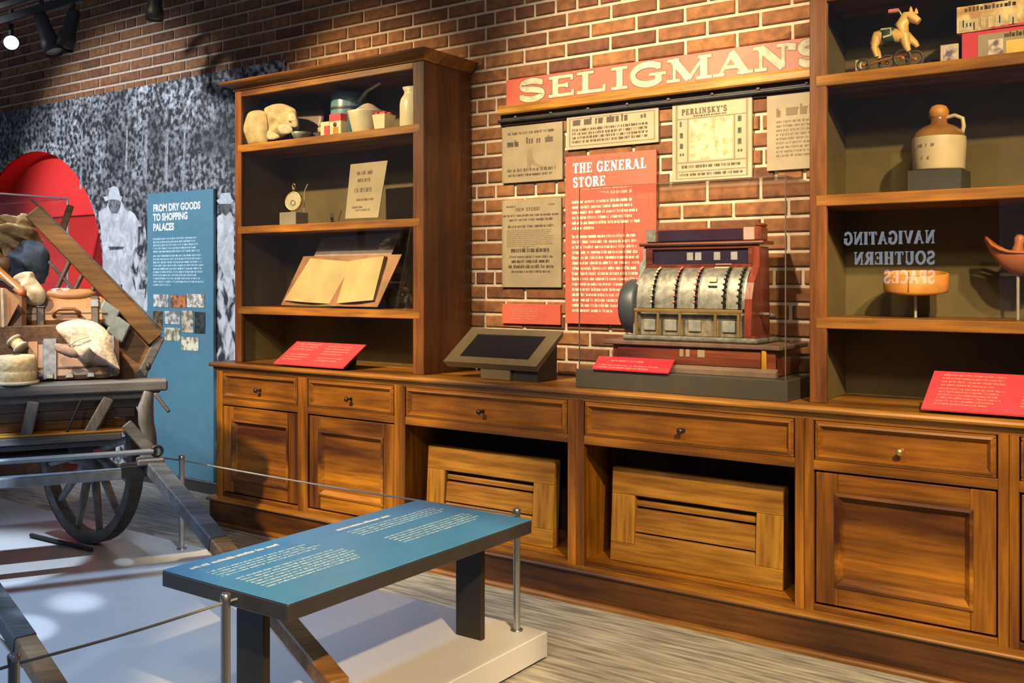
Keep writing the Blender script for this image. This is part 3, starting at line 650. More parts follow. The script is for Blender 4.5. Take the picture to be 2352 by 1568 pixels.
# ================================================================== BOOKCASES
def bookcase(label, x0, x1, st0, st1, zsh):
    r = T('bookcase', label, 'bookcase', ((x0+x1)/2,4.14,.963)); Y0, Y1 = 3.94, 4.342
    P('side_panel', MB().box(x0+.004,x0+.026,Y0+.022,Y1-.001,.963,2.592), CZ, r); P('side_panel', MB().box(x1-.026,x1-.004,Y0+.022,Y1-.001,.963,2.592), CZ, r)
    P('side_lining', MB().box(x0+.026,x0+.03,Y0+.03,4.318,.965,2.56), KHAKI, r); P('side_lining', MB().box(x1-.03,x1-.026,Y0+.03,4.318,.965,2.56), KHAKI, r)
    P('stile', MB().box(x0,x0+st0,Y0,Y0+.022,.963,2.6,.003), CZ, r); P('stile', MB().box(x1-st1,x1,Y0,Y0+.022,.963,2.6,.003), CZ, r)
    P('back_board', MB().box(x0+.026,x1-.026,4.318,4.335,.965,2.59), KHAKI, r)
    P('top_rail', MB().box(x0+st0,x1-st1,Y0,Y0+.022,2.556,2.6,.003), CX, r)
    P('top_board', MB().box(x0+.026,x1-.026,Y0+.022,4.318,2.575,2.592), CX, r)
    c = MB()
    prof = [(4.342,2.592),(3.932,2.592),(3.928,2.603),(3.912,2.613),(3.884,2.618),(3.872,2.624),(3.866,2.632),(3.872,2.642),(4.342,2.642)]
    e = [0 if z > 3 else (3.94-y) for y, z in prof]
    e = [max(0, 3.94-y) for y, z in prof]
    c.prism(list(zip([p[0] for p in prof], [p[1] for p in prof])), lambda y, z: (x0-max(0,3.94-y)*.9-(0.056 if y > 4 and z > 2.6 else .0),y,z), lambda y, z: (x1+max(0,3.94-y)*.9+(0.056 if y > 4 and z > 2.6 else .0),y,z))
    P('cornice', c, CX, r)
    for z in zsh: P('shelf', MB().box(x0+.026,x1-.026,Y0-.002,4.318,z-.044,z,.003), CX, r)
    zz = [zsh[2], zsh[1], zsh[0], 2.6]
    for a, b in ((zsh[2],zsh[1]-.044),(zsh[1],zsh[0]-.044),(zsh[0],2.556)): P('glass_pane', MB().box(x0+st0-.004,x1-st1+.004,Y0+.012,Y0+.016,a,b), GLASS, r)
    return r
bookcase('left oak bookcase with cornice, holding the open ledger and pocket watch', -4.848, -3.356, .056, .074, (2.266,1.776,1.296))
bookcase('right oak bookcase cut off by the photo edge, holding the stoneware jug', -1.337, .30, .068, .07, (2.266,1.79,1.305))

# ------------------------------------------------------------------ things in the left bookcase
S3 = 2.266; S2 = 1.776; S1 = 1.296
def blob_grid(mb, fn, nu, nv):
    vs = [fn(i/nu, j/nv) for j in range(nv+1) for i in range(nu+1)]
    mb.add(vs, [(j*(nu+1)+i, j*(nu+1)+i+1, (j+1)*(nu+1)+i+1, (j+1)*(nu+1)+i) for j in range(nv) for i in range(nu)], True); return mb
# cream cloth sack
m = MB(); puff(m, [(-4.762, 4.01, 2.479), (-4.703, 4.01, 2.476), (-4.664, 4.01, 2.464), (-4.645, 4.01, 2.439), (-4.637, 4.01, 2.275), (-4.703, 4.01, 2.272), (-4.778, 4.01, 2.27), (-4.907, 4.01, 2.269), (-4.895, 4.01, 2.351), (-4.858, 4.01, 2.414), (-4.806, 4.01, 2.465)], -EY, .045, .06, 3, .12)
ONE('cloth_sack', m, CREAM, 'cream cloth sack at the left end of the top shelf', 'sack')
bn = T('cloth_bonnet', 'cream cloth bonnet with dark openings beside the sack on top shelf', 'bonnet', (-4.582, 4.1)+(S3,))
bx = -4.56
m = MB(); puff(m, [(-4.684, 4.03, 2.485), (-4.622, 4.03, 2.502), (-4.542, 4.03, 2.502), (-4.47, 4.03, 2.481), (-4.418, 4.03, 2.453), (-4.411, 4.03, 2.419), (-4.399, 4.03, 2.38), (-4.411, 4.03, 2.338), (-4.477, 4.03, 2.32), (-4.542, 4.03, 2.3), (-4.614, 4.03, 2.298), (-4.641, 4.03, 2.342), (-4.645, 4.03, 2.434)], -EY, .045, .05, 6, .5, 4, 2.6); P('crown', m, CREAM, bn)
m = MB(); puff(m, [(-4.426, 3.99, 2.423), (-4.389, 3.99, 2.43), (-4.367, 3.99, 2.402), (-4.352, 3.99, 2.365), (-4.359, 3.99, 2.341), (-4.403, 3.99, 2.345), (-4.44, 3.99, 2.368)], -EY, .018, .012, 2, .5); P('brim', m, LINEN, bn)
for q_ in ([(-4.51, 3.985, 2.359), (-4.465, 3.985, 2.37), (-4.413, 3.985, 2.355), (-4.391, 3.985, 2.323), (-4.435, 3.985, 2.306), (-4.495, 3.985, 2.317)], [(-4.601, 3.985, 2.341), (-4.547, 3.985, 2.326), (-4.502, 3.985, 2.297), (-4.555, 3.985, 2.283), (-4.608, 3.985, 2.295)]):
    P('ruffle', puff(MB(), q_, -EY, .012, .012, 4, .4), LINEN, bn)
# dark hat behind
m = MB(); m.lathe([(.130,0),(.142,.004),(.138,.012),(.11,.016),(.0,.016)], (bx+.055,4.20,S3+.145), (.1,-1,.25), 28)
ONE('tin_plate', m, plain('dull_brown_tin',(.10,.07,.055),.45,.2), 'dark round tin plate leaning behind the bonnet', 'plate')
# small glass dish
x = -4.377
m = MB().lathe([(0,.006),(.03,.006),(.022,.0),(.03,.0),(.05,.03),(.062,.048),(.058,.05),(.045,.03),(.0,.018)], (x,4.04,S3+.001), (0,0,1), 20); ONE('small_dish', m, TIN, 'small grey dish beside the cream bonnet', 'dish')
x = -4.324; ONE('dark_tin', MB().box(x-.05,x+.05,4.09,4.16,S3+.001,S3+.055,.006), LEATD, 'low dark tin between the dish and cartons', 'tin')
x0, x1 = -4.4, -4.243; ONE('paper_box', MB().box(x0,x1,4.18,4.27,S3+.001,S3+.10,.003), CREAM, 'tan paper box behind the small cartons', 'box')
def carton(name, label, x0, x1, h, y, dots):
    r = T(name, label, 'carton', ((x0+x1)/2,y,S3+.001), 'small cartons on the top shelf')
    P('carton_body', MB().box(x0,x1,y-.02,y+.03,S3+.001,S3+h,.003), WENAM, r)
    P('red_band', MB().box(x0+(x1-x0)*.45,x1+.0006,y-.0212,y+.031,S3+.002,S3+h*.7,.001) if not dots else MB().box(x0-.0006,x1+.0006,y-.0212,y+.031,S3+h*.66,S3+h+.0008,.001), REDP, r)
    if dots:
        P('seal', MB().lathe([(0,.001),(.013,.001),(.013,0)], ((x0+x1)/2,y-.0206,S3+h*.5), (0,-1,0), 12), LEATD, r); P('lower_label', MB().box(x0+.03,x1-.02,y-.0212,y-.02,S3+.004,S3+h*.38), ORNG, r)
carton('small_carton', 'short cream and red carton on the top shelf', -4.152, -4.082, .082, 3.995, False)
carton('small_carton', 'taller red-topped carton with dark seal on the top shelf', -4.079, -3.99, .118, 3.995, True)
# bowl with heap
x = -3.862; bw = T('mixing_bowl', 'cream tapered bowl heaped with grey powder on the top shelf', 'bowl', (x,4.05,S3+.001))
P('bowl_body', MB().lathe([(0,0),(.082,0),(.086,.006),(.112,.115),(.115,.12),(.108,.12),(.10,.10),(0,.09)], (x,4.06,S3+.001), (0,0,1), 28), WENAM, bw)
P('powder_heap', MB().lathe([(.104,.112),(.06,.142),(.025,.165),(.0,.172)], (x,4.06,S3+.001), (0,0,1), 20), plain('pinkish_grey_powder',(.42,.33,.28),.9,var=.15), bw, kind='stuff')
x = -3.706; fb = T('berry_tub', 'small square cream tub of red fruit beside the bowl', 'tub', (x,4.02,S3+.001))
P('tub_body', MB().hexa([(x-.035,3.985,S3+.001),(x+.035,3.985,S3+.001),(x+.035,4.055,S3+.001),(x-.035,4.055,S3+.001),(x-.046,3.975,S3+.085),(x+.046,3.975,S3+.085),(x+.046,4.065,S3+.085),(x-.046,4.065,S3+.085)]), WENAM, fb)
m = MB(); r_ = random.Random(5)
for i in range(14): m.ell((x+r_.uniform(-.034,.034),4.02+r_.uniform(-.034,.034),S3+.09), .013,.013,.012,8,6)
P('fruit', m, REDP, fb, kind='stuff')
# blue enamel coffee pot lying behind, white jug
x = -4.136; kt = T('enamel_pot', 'blue enamel pot behind the cartons on the top shelf', 'pot', (x,4.2,S3+.001))
k = 2.54-S3
P('pot_body', MB().lathe([(0,0),(.098,0),(.102,.01),(.108,k*.5),(.106,k*.92),(.10,k-.005),(.092,k),(.09,k-.03),(0,k-.05)], (x,4.19,S3+.001), (0,0,1), 28), BLUEE, kt)
P('handle', MB().tube([(x+.10,4.17,S3+k*.8),(x+.2,4.13,S3+k*.95),(x+.33,4.1,S3+k*1.05)], [.014,.011,.009], 8), PALEROD, kt, 'long grey handle')
P('band', MB().lathe([(.1085,k*.62),(.110,k*.65),(.1085,k*.68)], (x,4.19,S3+.001), (0,0,1), 28), DRUM, kt)
x = -3.541; jg = T('enamel_jug', 'tall cream enamel jug by the right stile of the left bookcase', 'jug', (x,4.06,S3+.001))
P('jug_body', MB().lathe([(0,0),(.068,0),(.072,.01),(.072,.13),(.066,.16),(.05,.185),(.046,.20),(.058,.222),(.054,.222),(.04,.2),(0,.195)], (x,4.07,S3+.001), (0,0,1), 24), WENAM, jg)
P('handle', MB().tube([(x+.03,4.06,S3+.21),(x+.032,4.06,S3+.245),(x+.06,4.06,S3+.258),(x+.085,4.06,S3+.24),(x+.088,4.06,S3+.20)], .007, 8), WENAM, jg)
# pocket watch on riser
x = -4.451; rs = ONE('display_riser', MB().box(x-.07,x+.07,4.0,4.10,S2+.001,1.853,.003), GREYB, 'small grey riser block under the pocket watch', 'riser')
zt = 1.853; pw = T('pocket_watch', 'round cream-faced pocket watch standing on a grey riser', 'watch', (x,4.05,zt))
zc = zt+.066
P('watch_case', MB().lathe([(0,-.012),(.05,-.010),(.058,-.002),(.058,.006),(.054,.011),(.05,.008)], (x,4.05,zc), (.25,-1,.1), 32), BRASS, pw, 'thin brass rim')
P('watch_face', MB().lathe([(.051,.0075),(0,.0085)], (x,4.05,zc), (.25,-1,.1), 32), plain('watch_dial',(.36,.325,.24),.4,var=.06), pw)
P('subdial', MB().lathe([(.017,.0125),(.0135,.0125)], (x,4.05,zc-.010), (.25,-1,.1), 20), INK2, pw)
P('winding_crown', MB().lathe([(.006,0),(.006,.014),(.011,.016),(.011,.026),(0,.028)], (x,4.05,zc+.054), (0,0,1), 12), BRASS, pw)
P('bow', MB().tube([(x+.012*math.cos(t*PI/6),4.05,zc+.092+.012*math.sin(t*PI/6)) for t in range(12)], .0022, 6, closed=True), BRASS, pw)
P('watch_stand', MB().tube([(x+.055,4.08,zt+.001),(x+.06,4.08,zc+.06),(x+.08,4.085,zc+.10)], .003, 6), PALEROD, pw)
# paper document on the second shelf
pts = [(-4.039, 1.803), (-3.785, 1.801), (-3.75, 2.116), (-4.032, 2.113)]; dc = T('paper_document', 'tan printed paper document standing on the second shelf', 'document', (pts[0][0]+.13,4.06,S2+.001))
dz = S2+.002-min(p[1] for p in pts)
m = MB().prism(pts, lambda x, z: (x,4.055+(z-S2)*.12,max(z,S2+.002)), lambda x, z: (x,4.060+(z-S2)*.12,max(z,S2+.002))); P('sheet', m, PAPER2, dc)
L = MB(); xa = pts[0][0]
for i, (zf, w0, w1, h) in enumerate(((.66,.25,.75,.02),(.56,.28,.7,.018),(.42,.22,.78,.024),(.30,.3,.8,.012),(.20,.18,.5,.01),(.16,.3,.75,.01))):
    z = S2+.42*zf*.98; glyphrun(L, (xa+.26*w0,4.0535+(z-S2)*.12,z), EX, (0,.12,1), .26*(w1-w0), h, 70+i, weight=.2)
P('lettering', L, INK2, dc, kind='stuff'); P('stand', MB().obox((xa+.12,4.105,S2+.10), (.035,0,0), (0,.003,0), (0,-.02,.098)), ACRYL, dc)
# open ledger on acrylic cradle
bk = T('open_ledger', 'open antique ledger with blank tan pages on the third shelf', 'book', (-4.1,4.1,S1+.001))
def page(xa, xb, za, zb, ya, yb, bulge, t0):
    m = MB(); fn = lambda u, v: (xa[0]+(xa[1]-xa[0])*v+((xb[0]+(xb[1]-xb[0])*v)-(xa[0]+(xa[1]-xa[0])*v))*u, ya+(yb-ya)*v-bulge*math.sin(PI*u)-t0, za[0]*(1-u)*(1-v)+za[1]*u*(1-v)+zb[0]*(1-u)*v+zb[1]*u*v)
    return fn
q = [(-4.485, 1.355), (-4.095, 1.339), (-3.776, 1.364), (-4.337, 1.602), (-4.04, 1.58), (-3.757, 1.605)]
zl = S1+.02-q[1][1]
def leaf(a, b, c, d, name, mat, out=0.0, th=.012):
    """a page block spanned by lower a-b and upper d-c corners, leaning back on the cradle"""
    m = MB(); lean = .28
    fn = lambda u, v, k: (lambda x, z: (x, 4.00+(z-q[1][1])*lean-.014*math.sin(PI*u)*(1-k)+(.024*(u if out > 0 else 1-u)**4)*(1-k)+k*(th+.012), z+zl+.004))(
        (a[0]*(1-u)+b[0]*u)*(1-v)+(d[0]*(1-u)+c[0]*u)*v, (a[1]*(1-u)+b[1]*u)*(1-v)+(d[1]*(1-u)+c[1]*u)*v)
    nu, nv = 8, 2
    for k in (0,1): blob_grid(m, lambda u, v: fn(u,v,k), nu, nv)
    for (us, vs) in (([i/nu for i in range(nu+1)],[0]*(nu+1)),([i/nu for i in range(nu+1)],[1]*(nu+1)),([0]*3,[0,.5,1]),([1]*3,[0,.5,1])):
        for i in range(len(us)-1): m.quad(fn(us[i],vs[i],0),fn(us[i+1],vs[i+1],0),fn(us[i+1],vs[i+1],1),fn(us[i],vs[i],1))
    return P(name, m, mat, bk)
PG = plain('aged_page',(.30,.235,.12),.8,var=.12,scale=8)
leaf(q[0], q[1], q[4], q[3], 'page_block', PG, 1); leaf(q[1], q[2], q[5], q[4], 'page_block', PG, -1)
cz = 1.344
for s, (a, b) in enumerate(((q[0][0]-.028, q[1][0]+.004), (q[1][0]-.004, q[2][0]+.028))):
    m = MB(); k = .066
    m.hexa([(a,4.005,S1+.012),(b,4.012,S1+.012),(b,4.02,S1+.012),(a,4.013,S1+.012),(a+.09,4.10,S1+.30),(b+.09,4.11,S1+.30),(b+.09,4.118,S1+.30),(a+.09,4.108,S1+.30)])
    P('cover_board', m, LEATB, bk, 'brown leather cover board')
m = MB(); m.hexa([(q[0][0]-.05,4.022,S1+.003),(q[2][0]+.03,4.03,S1+.003),(q[2][0]+.03,4.035,S1+.003),(q[0][0]-.05,4.027,S1+.003),(q[0][0]+.10,4.15,S1+.41),(q[2][0]+.06,4.15,S1+.425),(q[2][0]+.06,4.155,S1+.425),(q[0][0]+.10,4.155,S1+.41)]); P('cradle_back', m, ACRYL, bk)
P('cradle_lip', MB().box(q[0][0]-.06,q[2][0]-.02,3.985,4.02,S1+.002,S1+.009), ACRYL, bk); P('cradle_upper_board', MB().hexa([(q[3][0]-.01,4.112,S1+.30),(q[5][0]+.02,4.112,S1+.30),(q[5][0]+.02,4.118,S1+.30),(q[3][0]-.01,4.118,S1+.30),(q[3][0]+.01,4.16,S1+.41),(q[5][0]+.05,4.16,S1+.425),(q[5][0]+.05,4.165,S1+.425),(q[3][0]+.01,4.165,S1+.41)]), plain('mauve_reflection',(.20,.165,.17),.6), bk, 'upper half of the cradle, mauve reflection in its colour')  # reflection on the acrylic flap painted as a mauve colour

# ------------------------------------------------------------------ red label panels on the counter
def label_panel(label, f0, f1, b1, b0, yf, yb, rows, group='red label panels on the counter', mat=None):
    zt = min(f0[1], f1[1]); r = T('label_panel', label, 'label', ((f0[0]+f1[0])/2,(yf+yb)/2,.963), group)
    lo = [(f0[0],yf,zt),(f1[0],yf,zt),(b1[0],yb,b1[1]),(b0[0],yb,b1[1])]; m = MB(); m.hexa([(p[0],p[1]+.002,p[2]-.006) for p in lo]+lo); P('plate', m, mat or REDP, r)
    A = Vector(lo[0]); U = Vector(lo[1])-A; Wv = Vector(lo[3])-A; nrm = U.cross(Wv).normalized()*.0012; L = MB()
    for (u0, u1, w, k, st, h) in rows: para(L, A+U*u0+Wv*w+nrm, U, Wv, U.length*(u1-u0), k, st, h, int(u0*97+w*31)+5, .8, .3)
    P('lettering', L, PINKP, r, kind='stuff')
    m = MB(); m.hexa([(f0[0]+.06,yf+.04,.9635),(f1[0]-.06,yf+.04,.9635),(f1[0]-.06,yb,.9635),(f0[0]+.06,yb,.9635),(f0[0]+.06,yf+.04,zt+.012),(f1[0]-.06,yf+.04,zt+.012),(b1[0]-.06,yb-.004,b1[1]-.012),(b0[0]+.06,yb-.004,b1[1]-.012)]); P('wedge_stand', m, CHARC, r)
label_panel('tilted red label panel on the worktop below the open ledger', (-4.424,.979), (-3.867,.979), (-3.849,1.097), (-4.403,1.097), 3.87, 4.03, [(.06,.44,.86,3,.022,.008),(.06,.40,.42,3,.022,.008),(.52,.9,.82,4,.022,.008),(.52,.92,.32,2,.022,.008)])
label_panel('tilted red label panel on the worktop under the right bookcase', (-.897,.981), (-.25,.981), (-.24,1.108), (-.885,1.108), 3.87, 4.03, [(.06,.42,.88,4,.018,.007),(.06,.42,.52,6,.016,.0065),(.50,.9,.84,4,.018,.007),(.50,.9,.5,5,.016,.0065)])

# ================================================================== CENTRE WALL
sg = T('store_sign', 'long red painted sign board reading SELIGMAN in cream letters', 'sign', (-2.25,4.3,2.345))
P('board', MB().box(-3.12,-1.345,4.342,4.36,2.386,2.526,.003), REDO, sg)
P('shelf_moulding', run(MB(), [(4.36,2.338),(4.315,2.338),(4.308,2.345),(4.308,2.374),(4.316,2.385),(4.36,2.385)], -3.15, -1.345), LX, sg)
xs = [-3.048, -2.859, -2.846, -2.684, -2.673, -2.497, -2.472, -2.381, -2.376, -2.174, -2.165, -1.932, -1.923, -1.738, -1.727, -1.559, -1.565, -1.529, -1.525, -1.428]
x00 = xs[0]; adv = [(xs[2*i]-x00, xs[2*i+1]-x00) for i in range(10)]
SGN = plain('sign_cream_paint',(.36,.335,.255),.6,var=.2,scale=25)
for ch, av in zip("SELIGMAN'S", adv):
    lt = P('letter', serif(MB(), ch, (x00,4.3402,2.404), EX, EZ, .104, bold=.34, thin=.15, advs=[av]), SGN, sg)
    P('letter_outline', serif(MB(), ch, (x00,4.3412,2.404), EX, EZ, .104, bold=.34, thin=.15, grow=.09, advs=[av]), LEATB, lt)
hr = T('picture_rail', 'dark iron hanging rail with studs just under the store sign', 'rail', (-2.25,4.33,2.29))
P('rail_board', MB().box(-3.16,-1.345,4.348,4.362,2.285,2.338), LEATD, hr); P('bar', MB().tube([(-3.16,4.330,2.305),(-1.345,4.330,2.305)], .009, 8), IRON, hr)
for i in range(8): P('stud', MB().lathe([(0,.012),(.008,.010),(.010,0)], (-3.06+i*.225,4.349,2.326), (0,-1,0), 10), SILVER, hr)

def poster(label, x0, x1, z0, z1, mat, y=4.345):
    r = T('wall_poster', label, 'poster', ((x0+x1)/2,y,z0), 'reproduction notices on the brick wall'); P('board', MB().box(x0,x1,y,y+.014,z0,z1,.001), mat, r); return r, y-.0012
r, y = poster('tan shoe advertisement notice nearest the left bookcase under the rail', -3.15, -2.764, 1.974, 2.274, PAPER)
L = MB(); glyphrun(L, (-3.11,y,2.228), EX, EZ, .30, .012, 1); glyphrun(L, (-3.115,y,2.165), EX, EZ, .095, .026, 2, (5,6), .4); glyphrun(L, (-2.99,y,2.175), EX, EZ, .05, .026, 3, (3,3), .4); glyphrun(L, (-2.925,y,2.175), EX, EZ, .035, .024, 5, (2,2), .4); glyphrun(L, (-2.87,y,2.175), EX, EZ, .06, .026, 4, (3,4), .3)
glyphrun(L, (-3.115,y,2.03), EX, EZ, .32, .014, 6, (2,4), .3); glyphrun(L, (-3.11,y,2.006), EX, EZ, .29, .011, 7)
P('lettering', L, INK, r, kind='stuff')
m = MB(); flat(m, [(-2.985,2.14),(-2.955,2.15),(-2.95,2.105),(-2.93,2.07),(-2.89,2.052),(-2.865,2.048),(-2.868,2.043),(-2.91,2.046),(-2.945,2.062),(-2.955,2.075),(-2.962,2.05),(-2.972,2.04),(-2.982,2.05),(-2.985,2.09)], y); P('shoe_picture', m, INK2, r)
r, y = poster('wide light notice with heavy heading directly above the red panel', -2.738, -2.214, 2.122, 2.293, PAPER2)
P('border', frame(MB(), -2.722, -2.232, 2.138, 2.280, .006, .003, y-.0002, y+.001, 0), INK2, r)
L = MB(); glyphrun(L, (-2.70,y,2.243), EX, EZ, .33, .028, 21, (3,4), .34); glyphrun(L, (-2.31,y,2.248), EX, EZ, .03, .016, 22, (1,2), .4)
for i in range(4): glyphrun(L, (-2.705,y,2.214-i*.02), EX, EZ, .44, .011, 23+i, (1,5), .24)
P('lettering', L, INK, r, kind='stuff')
r, y = poster("square light notice headed PERLINSKY'S with bordered picture", -2.140, -1.740, 1.921, 2.297, PAPER2)
b = frame(MB(), -2.122, -1.758, 1.935, 2.290, .010, .003, y-.0002, y+.001, 0)
for (a0, a1, c0, c1) in ((-2.112,-1.768,2.218,2.222),(-2.062,-2.055,2.015,2.218),(-1.828,-1.821,2.015,2.218),(-2.112,-1.768,2.010,2.015),(-2.112,-1.768,1.968,1.972)): b.box(a0,a1,y-.0002,y+.001,c0,c1)
P('border', b, INK2, r)
L = serif(MB(), "PERLINSKY'S", (-2.09,y-.0005,2.240), EX, EZ, .026, 1.0, .26, .13, .20); glyphrun(L, (-2.03,y,2.226), EX, EZ, .17, .007, 31, (2,4), .35)
for z, k in ((2.185,1),(2.13,2),(2.08,3),(2.045,4)):
    glyphrun(L, (-1.808,y,z), EX, EZ, .024, .026 if k != 4 else .012, 40+k, (1,1), .4); glyphrun(L, (-2.10,y,z), EX, EZ, .024, .024 if k < 4 else .012, 50+k, (1,1), .4)
glyphrun(L, (-2.09,y,1.985), EX, EZ, .30, .012, 36); glyphrun(L, (-2.10,y,1.948), EX, EZ, .32, .011, 37)
P('lettering', L, INK, r, kind='stuff')
pm, nt, bs = newmat('engraved_picture'); noise_col(nt, bs, (.27,.20,.12), (.50,.40,.26), 26, 3, lo=.38, hi=.6); bs.inputs['Roughness'].default_value = .8
m = MB(); flat(m, [(-2.05,2.02),(-1.835,2.02),(-1.835,2.212),(-2.05,2.212)], y); P('picture', m, pm, r)
r, y = poster('light notice partly hidden behind the right bookcase', -1.669, -1.40, 1.947, 2.284, PAPER2)
L = MB(); glyphrun(L, (-1.625,y,2.185), EX, EZ, .03, .03, 61, (2,2), .35); glyphrun(L, (-1.58,y,2.19), EX, EZ, .16, .034, 62, (6,8), .3)
for i in range(9): glyphrun(L, (-1.625,y,2.158-i*.019), EX, EZ, .20, .009, 63+i, weight=.14)
P('lettering', L, INK2, r, kind='stuff')
r, y = poster('tall tan notice headed NEW STORE left of the red panel', -3.15, -2.772, 1.416, 1.882, PAPER)
L = serif(MB(), 'NEW STORE!', (-3.058,y-.0005,1.822), EX, EZ, .016, 1.3, .24, .12, .12)
glyphrun(L, (-3.12,y,1.842), EX, EZ, .06, .007, 71); glyphrun(L, (-2.85,y,1.846), EX, EZ, .04, .007, 72)
for z, h, w in ((1.792,.010,.36),(1.768,.011,.28),(1.733,.011,.30),(1.602,.019,.26),(1.572,.010,.28),(1.546,.014,.25),(1.518,.014,.29),(1.494,.010,.25)): glyphrun(L, (-2.96-w/2,y,z), EX, EZ, w, h, int(z*1000), weight=.42 if h > .012 else .24)
P('lettering', L, INK, r, kind='stuff'); L = MB(); para(L, (-3.115,y,1.715), EX, EZ, .31, 9, .0105, .006, 75, .6); P('small_print', L, INK2, r, kind='stuff')
r, y = poster('small orange-red caption plate under the NEW STORE notice', -3.15, -2.777, 1.222, 1.328, REDO)
L = MB(); para(L, (-3.10,y,1.30), EX, EZ, .20, 5, .0135, .006, 81, .8, .2); P('lettering', L, PINKP, r, kind='stuff')
r, y = poster('large red text panel reading THE GENERAL STORE', -2.742, -2.222, 1.232, 2.086, REDO, 4.338)
L = serif(MB(), 'THE GENERAL', (-2.695,y,2.000), EX, EZ, .050, .98, .22, .10, .10); P('heading', L, WHITE, r); P('heading', serif(MB(), 'STORE', (-2.695,y,1.928), EX, EZ, .050, .98, .22, .10, .10), WHITE, r)
L = MB()
for k, z, n_, ls in ((1,1.845,6,.35),(2,1.668,15,.6)): para(L, (-2.700,y,z), EX, EZ, .40, n_, .0268, .0125, 90+k, ls, .3)
P('body_text', L, plain('warm_white_print',(.80,.55,.46),.5,var=.03), r, kind='stuff')

# ================================================================== KIOSK
kx = -2.93; ks = T('tablet_kiosk', 'bronze brown tilted tablet kiosk on the worktop beside the bookcase side', 'kiosk', (kx,4.03,.963))
fl, fr, bl_, br = Vector((-3.217,3.93,1.043)), Vector((-2.648,3.93,1.043)), Vector((-3.19,4.13,1.204)), Vector((-2.621,4.13,1.204))
U = fr-fl; Wv = bl_-fl; nr = U.cross(Wv).normalized()
def kq(u, w, h): return fl+U*u+Wv*w+nr*h
m = MB(); O_ = [(0,0),(1,0),(1,1),(0,1)]; I_ = [(.13,.17),(.87,.17),(.87,.83),(.13,.83)]
m.add([kq(*p,0) for p in O_]+[kq(*p,0) for p in I_]+[kq(*p,-.006) for p in I_], [(i,(i+1)%4,4+(i+1)%4,4+i) for i in range(4)]+[(4+i,4+(i+1)%4,8+(i+1)%4,8+i) for i in range(4)]); P('bezel', m, BRONZ, ks)
m = MB(); m.add([kq(*p,-.006) for p in I_], [(0,1,2,3)]); P('screen', m, SCREEN, ks, 'dark blank screen')
m = MB(); B_ = [(.02,.0),(.99,.0),(.97,1),(.04,1)]; lowz = -.035
m.add([kq(*p,0) for p in O_]+[kq(*p,lowz) for p in B_], [(i,4+i,4+(i+1)%4,(i+1)%4) for i in range(4)]+[(7,6,5,4)]); P('housing', m, BRONZ, ks)
P('foot', MB().box(-3.0,-2.82,3.955,4.12,.9635,1.05,.003), BRONZ, ks); P('rear_box', MB().hexa([(-2.81,3.97,.9635),(-2.665,3.97,.9635),(-2.665,4.14,.9635),(-2.81,4.14,.9635),(-2.81,3.97,1.035),(-2.665,3.97,1.035),(-2.665,4.14,1.15),(-2.81,4.14,1.15)]), BLACK, ks)

# ================================================================== CASH REGISTER GROUP
bx0, bx1 = -2.409, -1.413
ONE('display_plinth', MB().box(bx0,bx1,3.90,4.325,.9635,1.048,.002), plain('dark_olive_plinth',(.052,.046,.036),.4,var=.06), 'low dark olive plinth under the cash register', 'plinth')
ac = T('acrylic_case', 'clear acrylic case enclosing the cash register', 'display case', (-1.9,4.1,1.0485))
zt = 1.872; xa, xb, ya, yb = bx0+.012, bx1-.012, 3.912, 4.315
P('front_pane', MB().box(xa,xb,ya,ya+.004,1.0485,zt), ACRYL, ac); P('side_pane', MB().box(xa,xa+.004,ya+.004,yb,1.0485,zt), ACRYL, ac); P('side_pane', MB().box(xb-.004,xb,ya+.004,yb,1.0485,zt), ACRYL, ac); P('top_pane', MB().box(xa,xb,ya,yb,zt,zt+.004), ACRYL, ac)
for x in (xa, xb):
    P('edge', MB().box(x-.002,x+.002,ya-.001,ya+.004,1.0485,zt+.004), ACEDG2, ac)
P('edge', MB().box(xa,xb,ya-.001,ya+.002,zt+.002,zt+.005), ACEDG2, ac)
label_panel('small crimson label panel on the plinth before the cash register', (-2.312,1.056), (-1.932,1.056), (-1.951,1.104), (-2.335,1.104), 3.885, 3.985, [(.2,.75,.62,1,.02,.011),(.06,.9,.28,2,.022,.008)], mat=plain('crimson_print',(.50,.025,.05),.4,var=.04))
# wooden cash drawer box
zb0, zb1 = 1.0495, 1.182
cd = T('cash_drawer_box', 'reddish brown wooden cash drawer box under the register', 'cash drawer', (-1.9,4.13,zb0))
P('box_body', MB().box(-2.27,-1.50,4.00,4.29,zb0,zb1-.02,.004), MAHOX, cd); P('top_slab', MB().box(-2.31,-1.465,3.975,4.305,zb1-.02,zb1,.004), plain('worn_slab',(.12,.075,.055),.4,var=.2), cd)
P('drawer_front', MB().box(-2.24,-1.56,3.992,4.0,zb0+.035,zb1-.028,.003), MAHOX, cd); P('bottom_moulding', run(MB(), [(4.0,zb0),(3.965,zb0),(3.963,zb0+.02),(3.985,zb0+.032),(4.0,zb0+.034)], -2.29, -1.485), plain('grey_brown_moulding',(.16,.11,.085),.45,var=.15), cd)
P('corner_post', MB().box(-1.555,-1.535,3.982,4.0,zb0+.002,zb1-.02,.004), LZ, cd)
for x in (-1.93,-1.90,-1.845): P('paper_tag', MB().box(x,x+(.018 if x < -1.85 else .034),3.9895,3.9915,zb0+.07,zb1-.03), PAPER, cd)
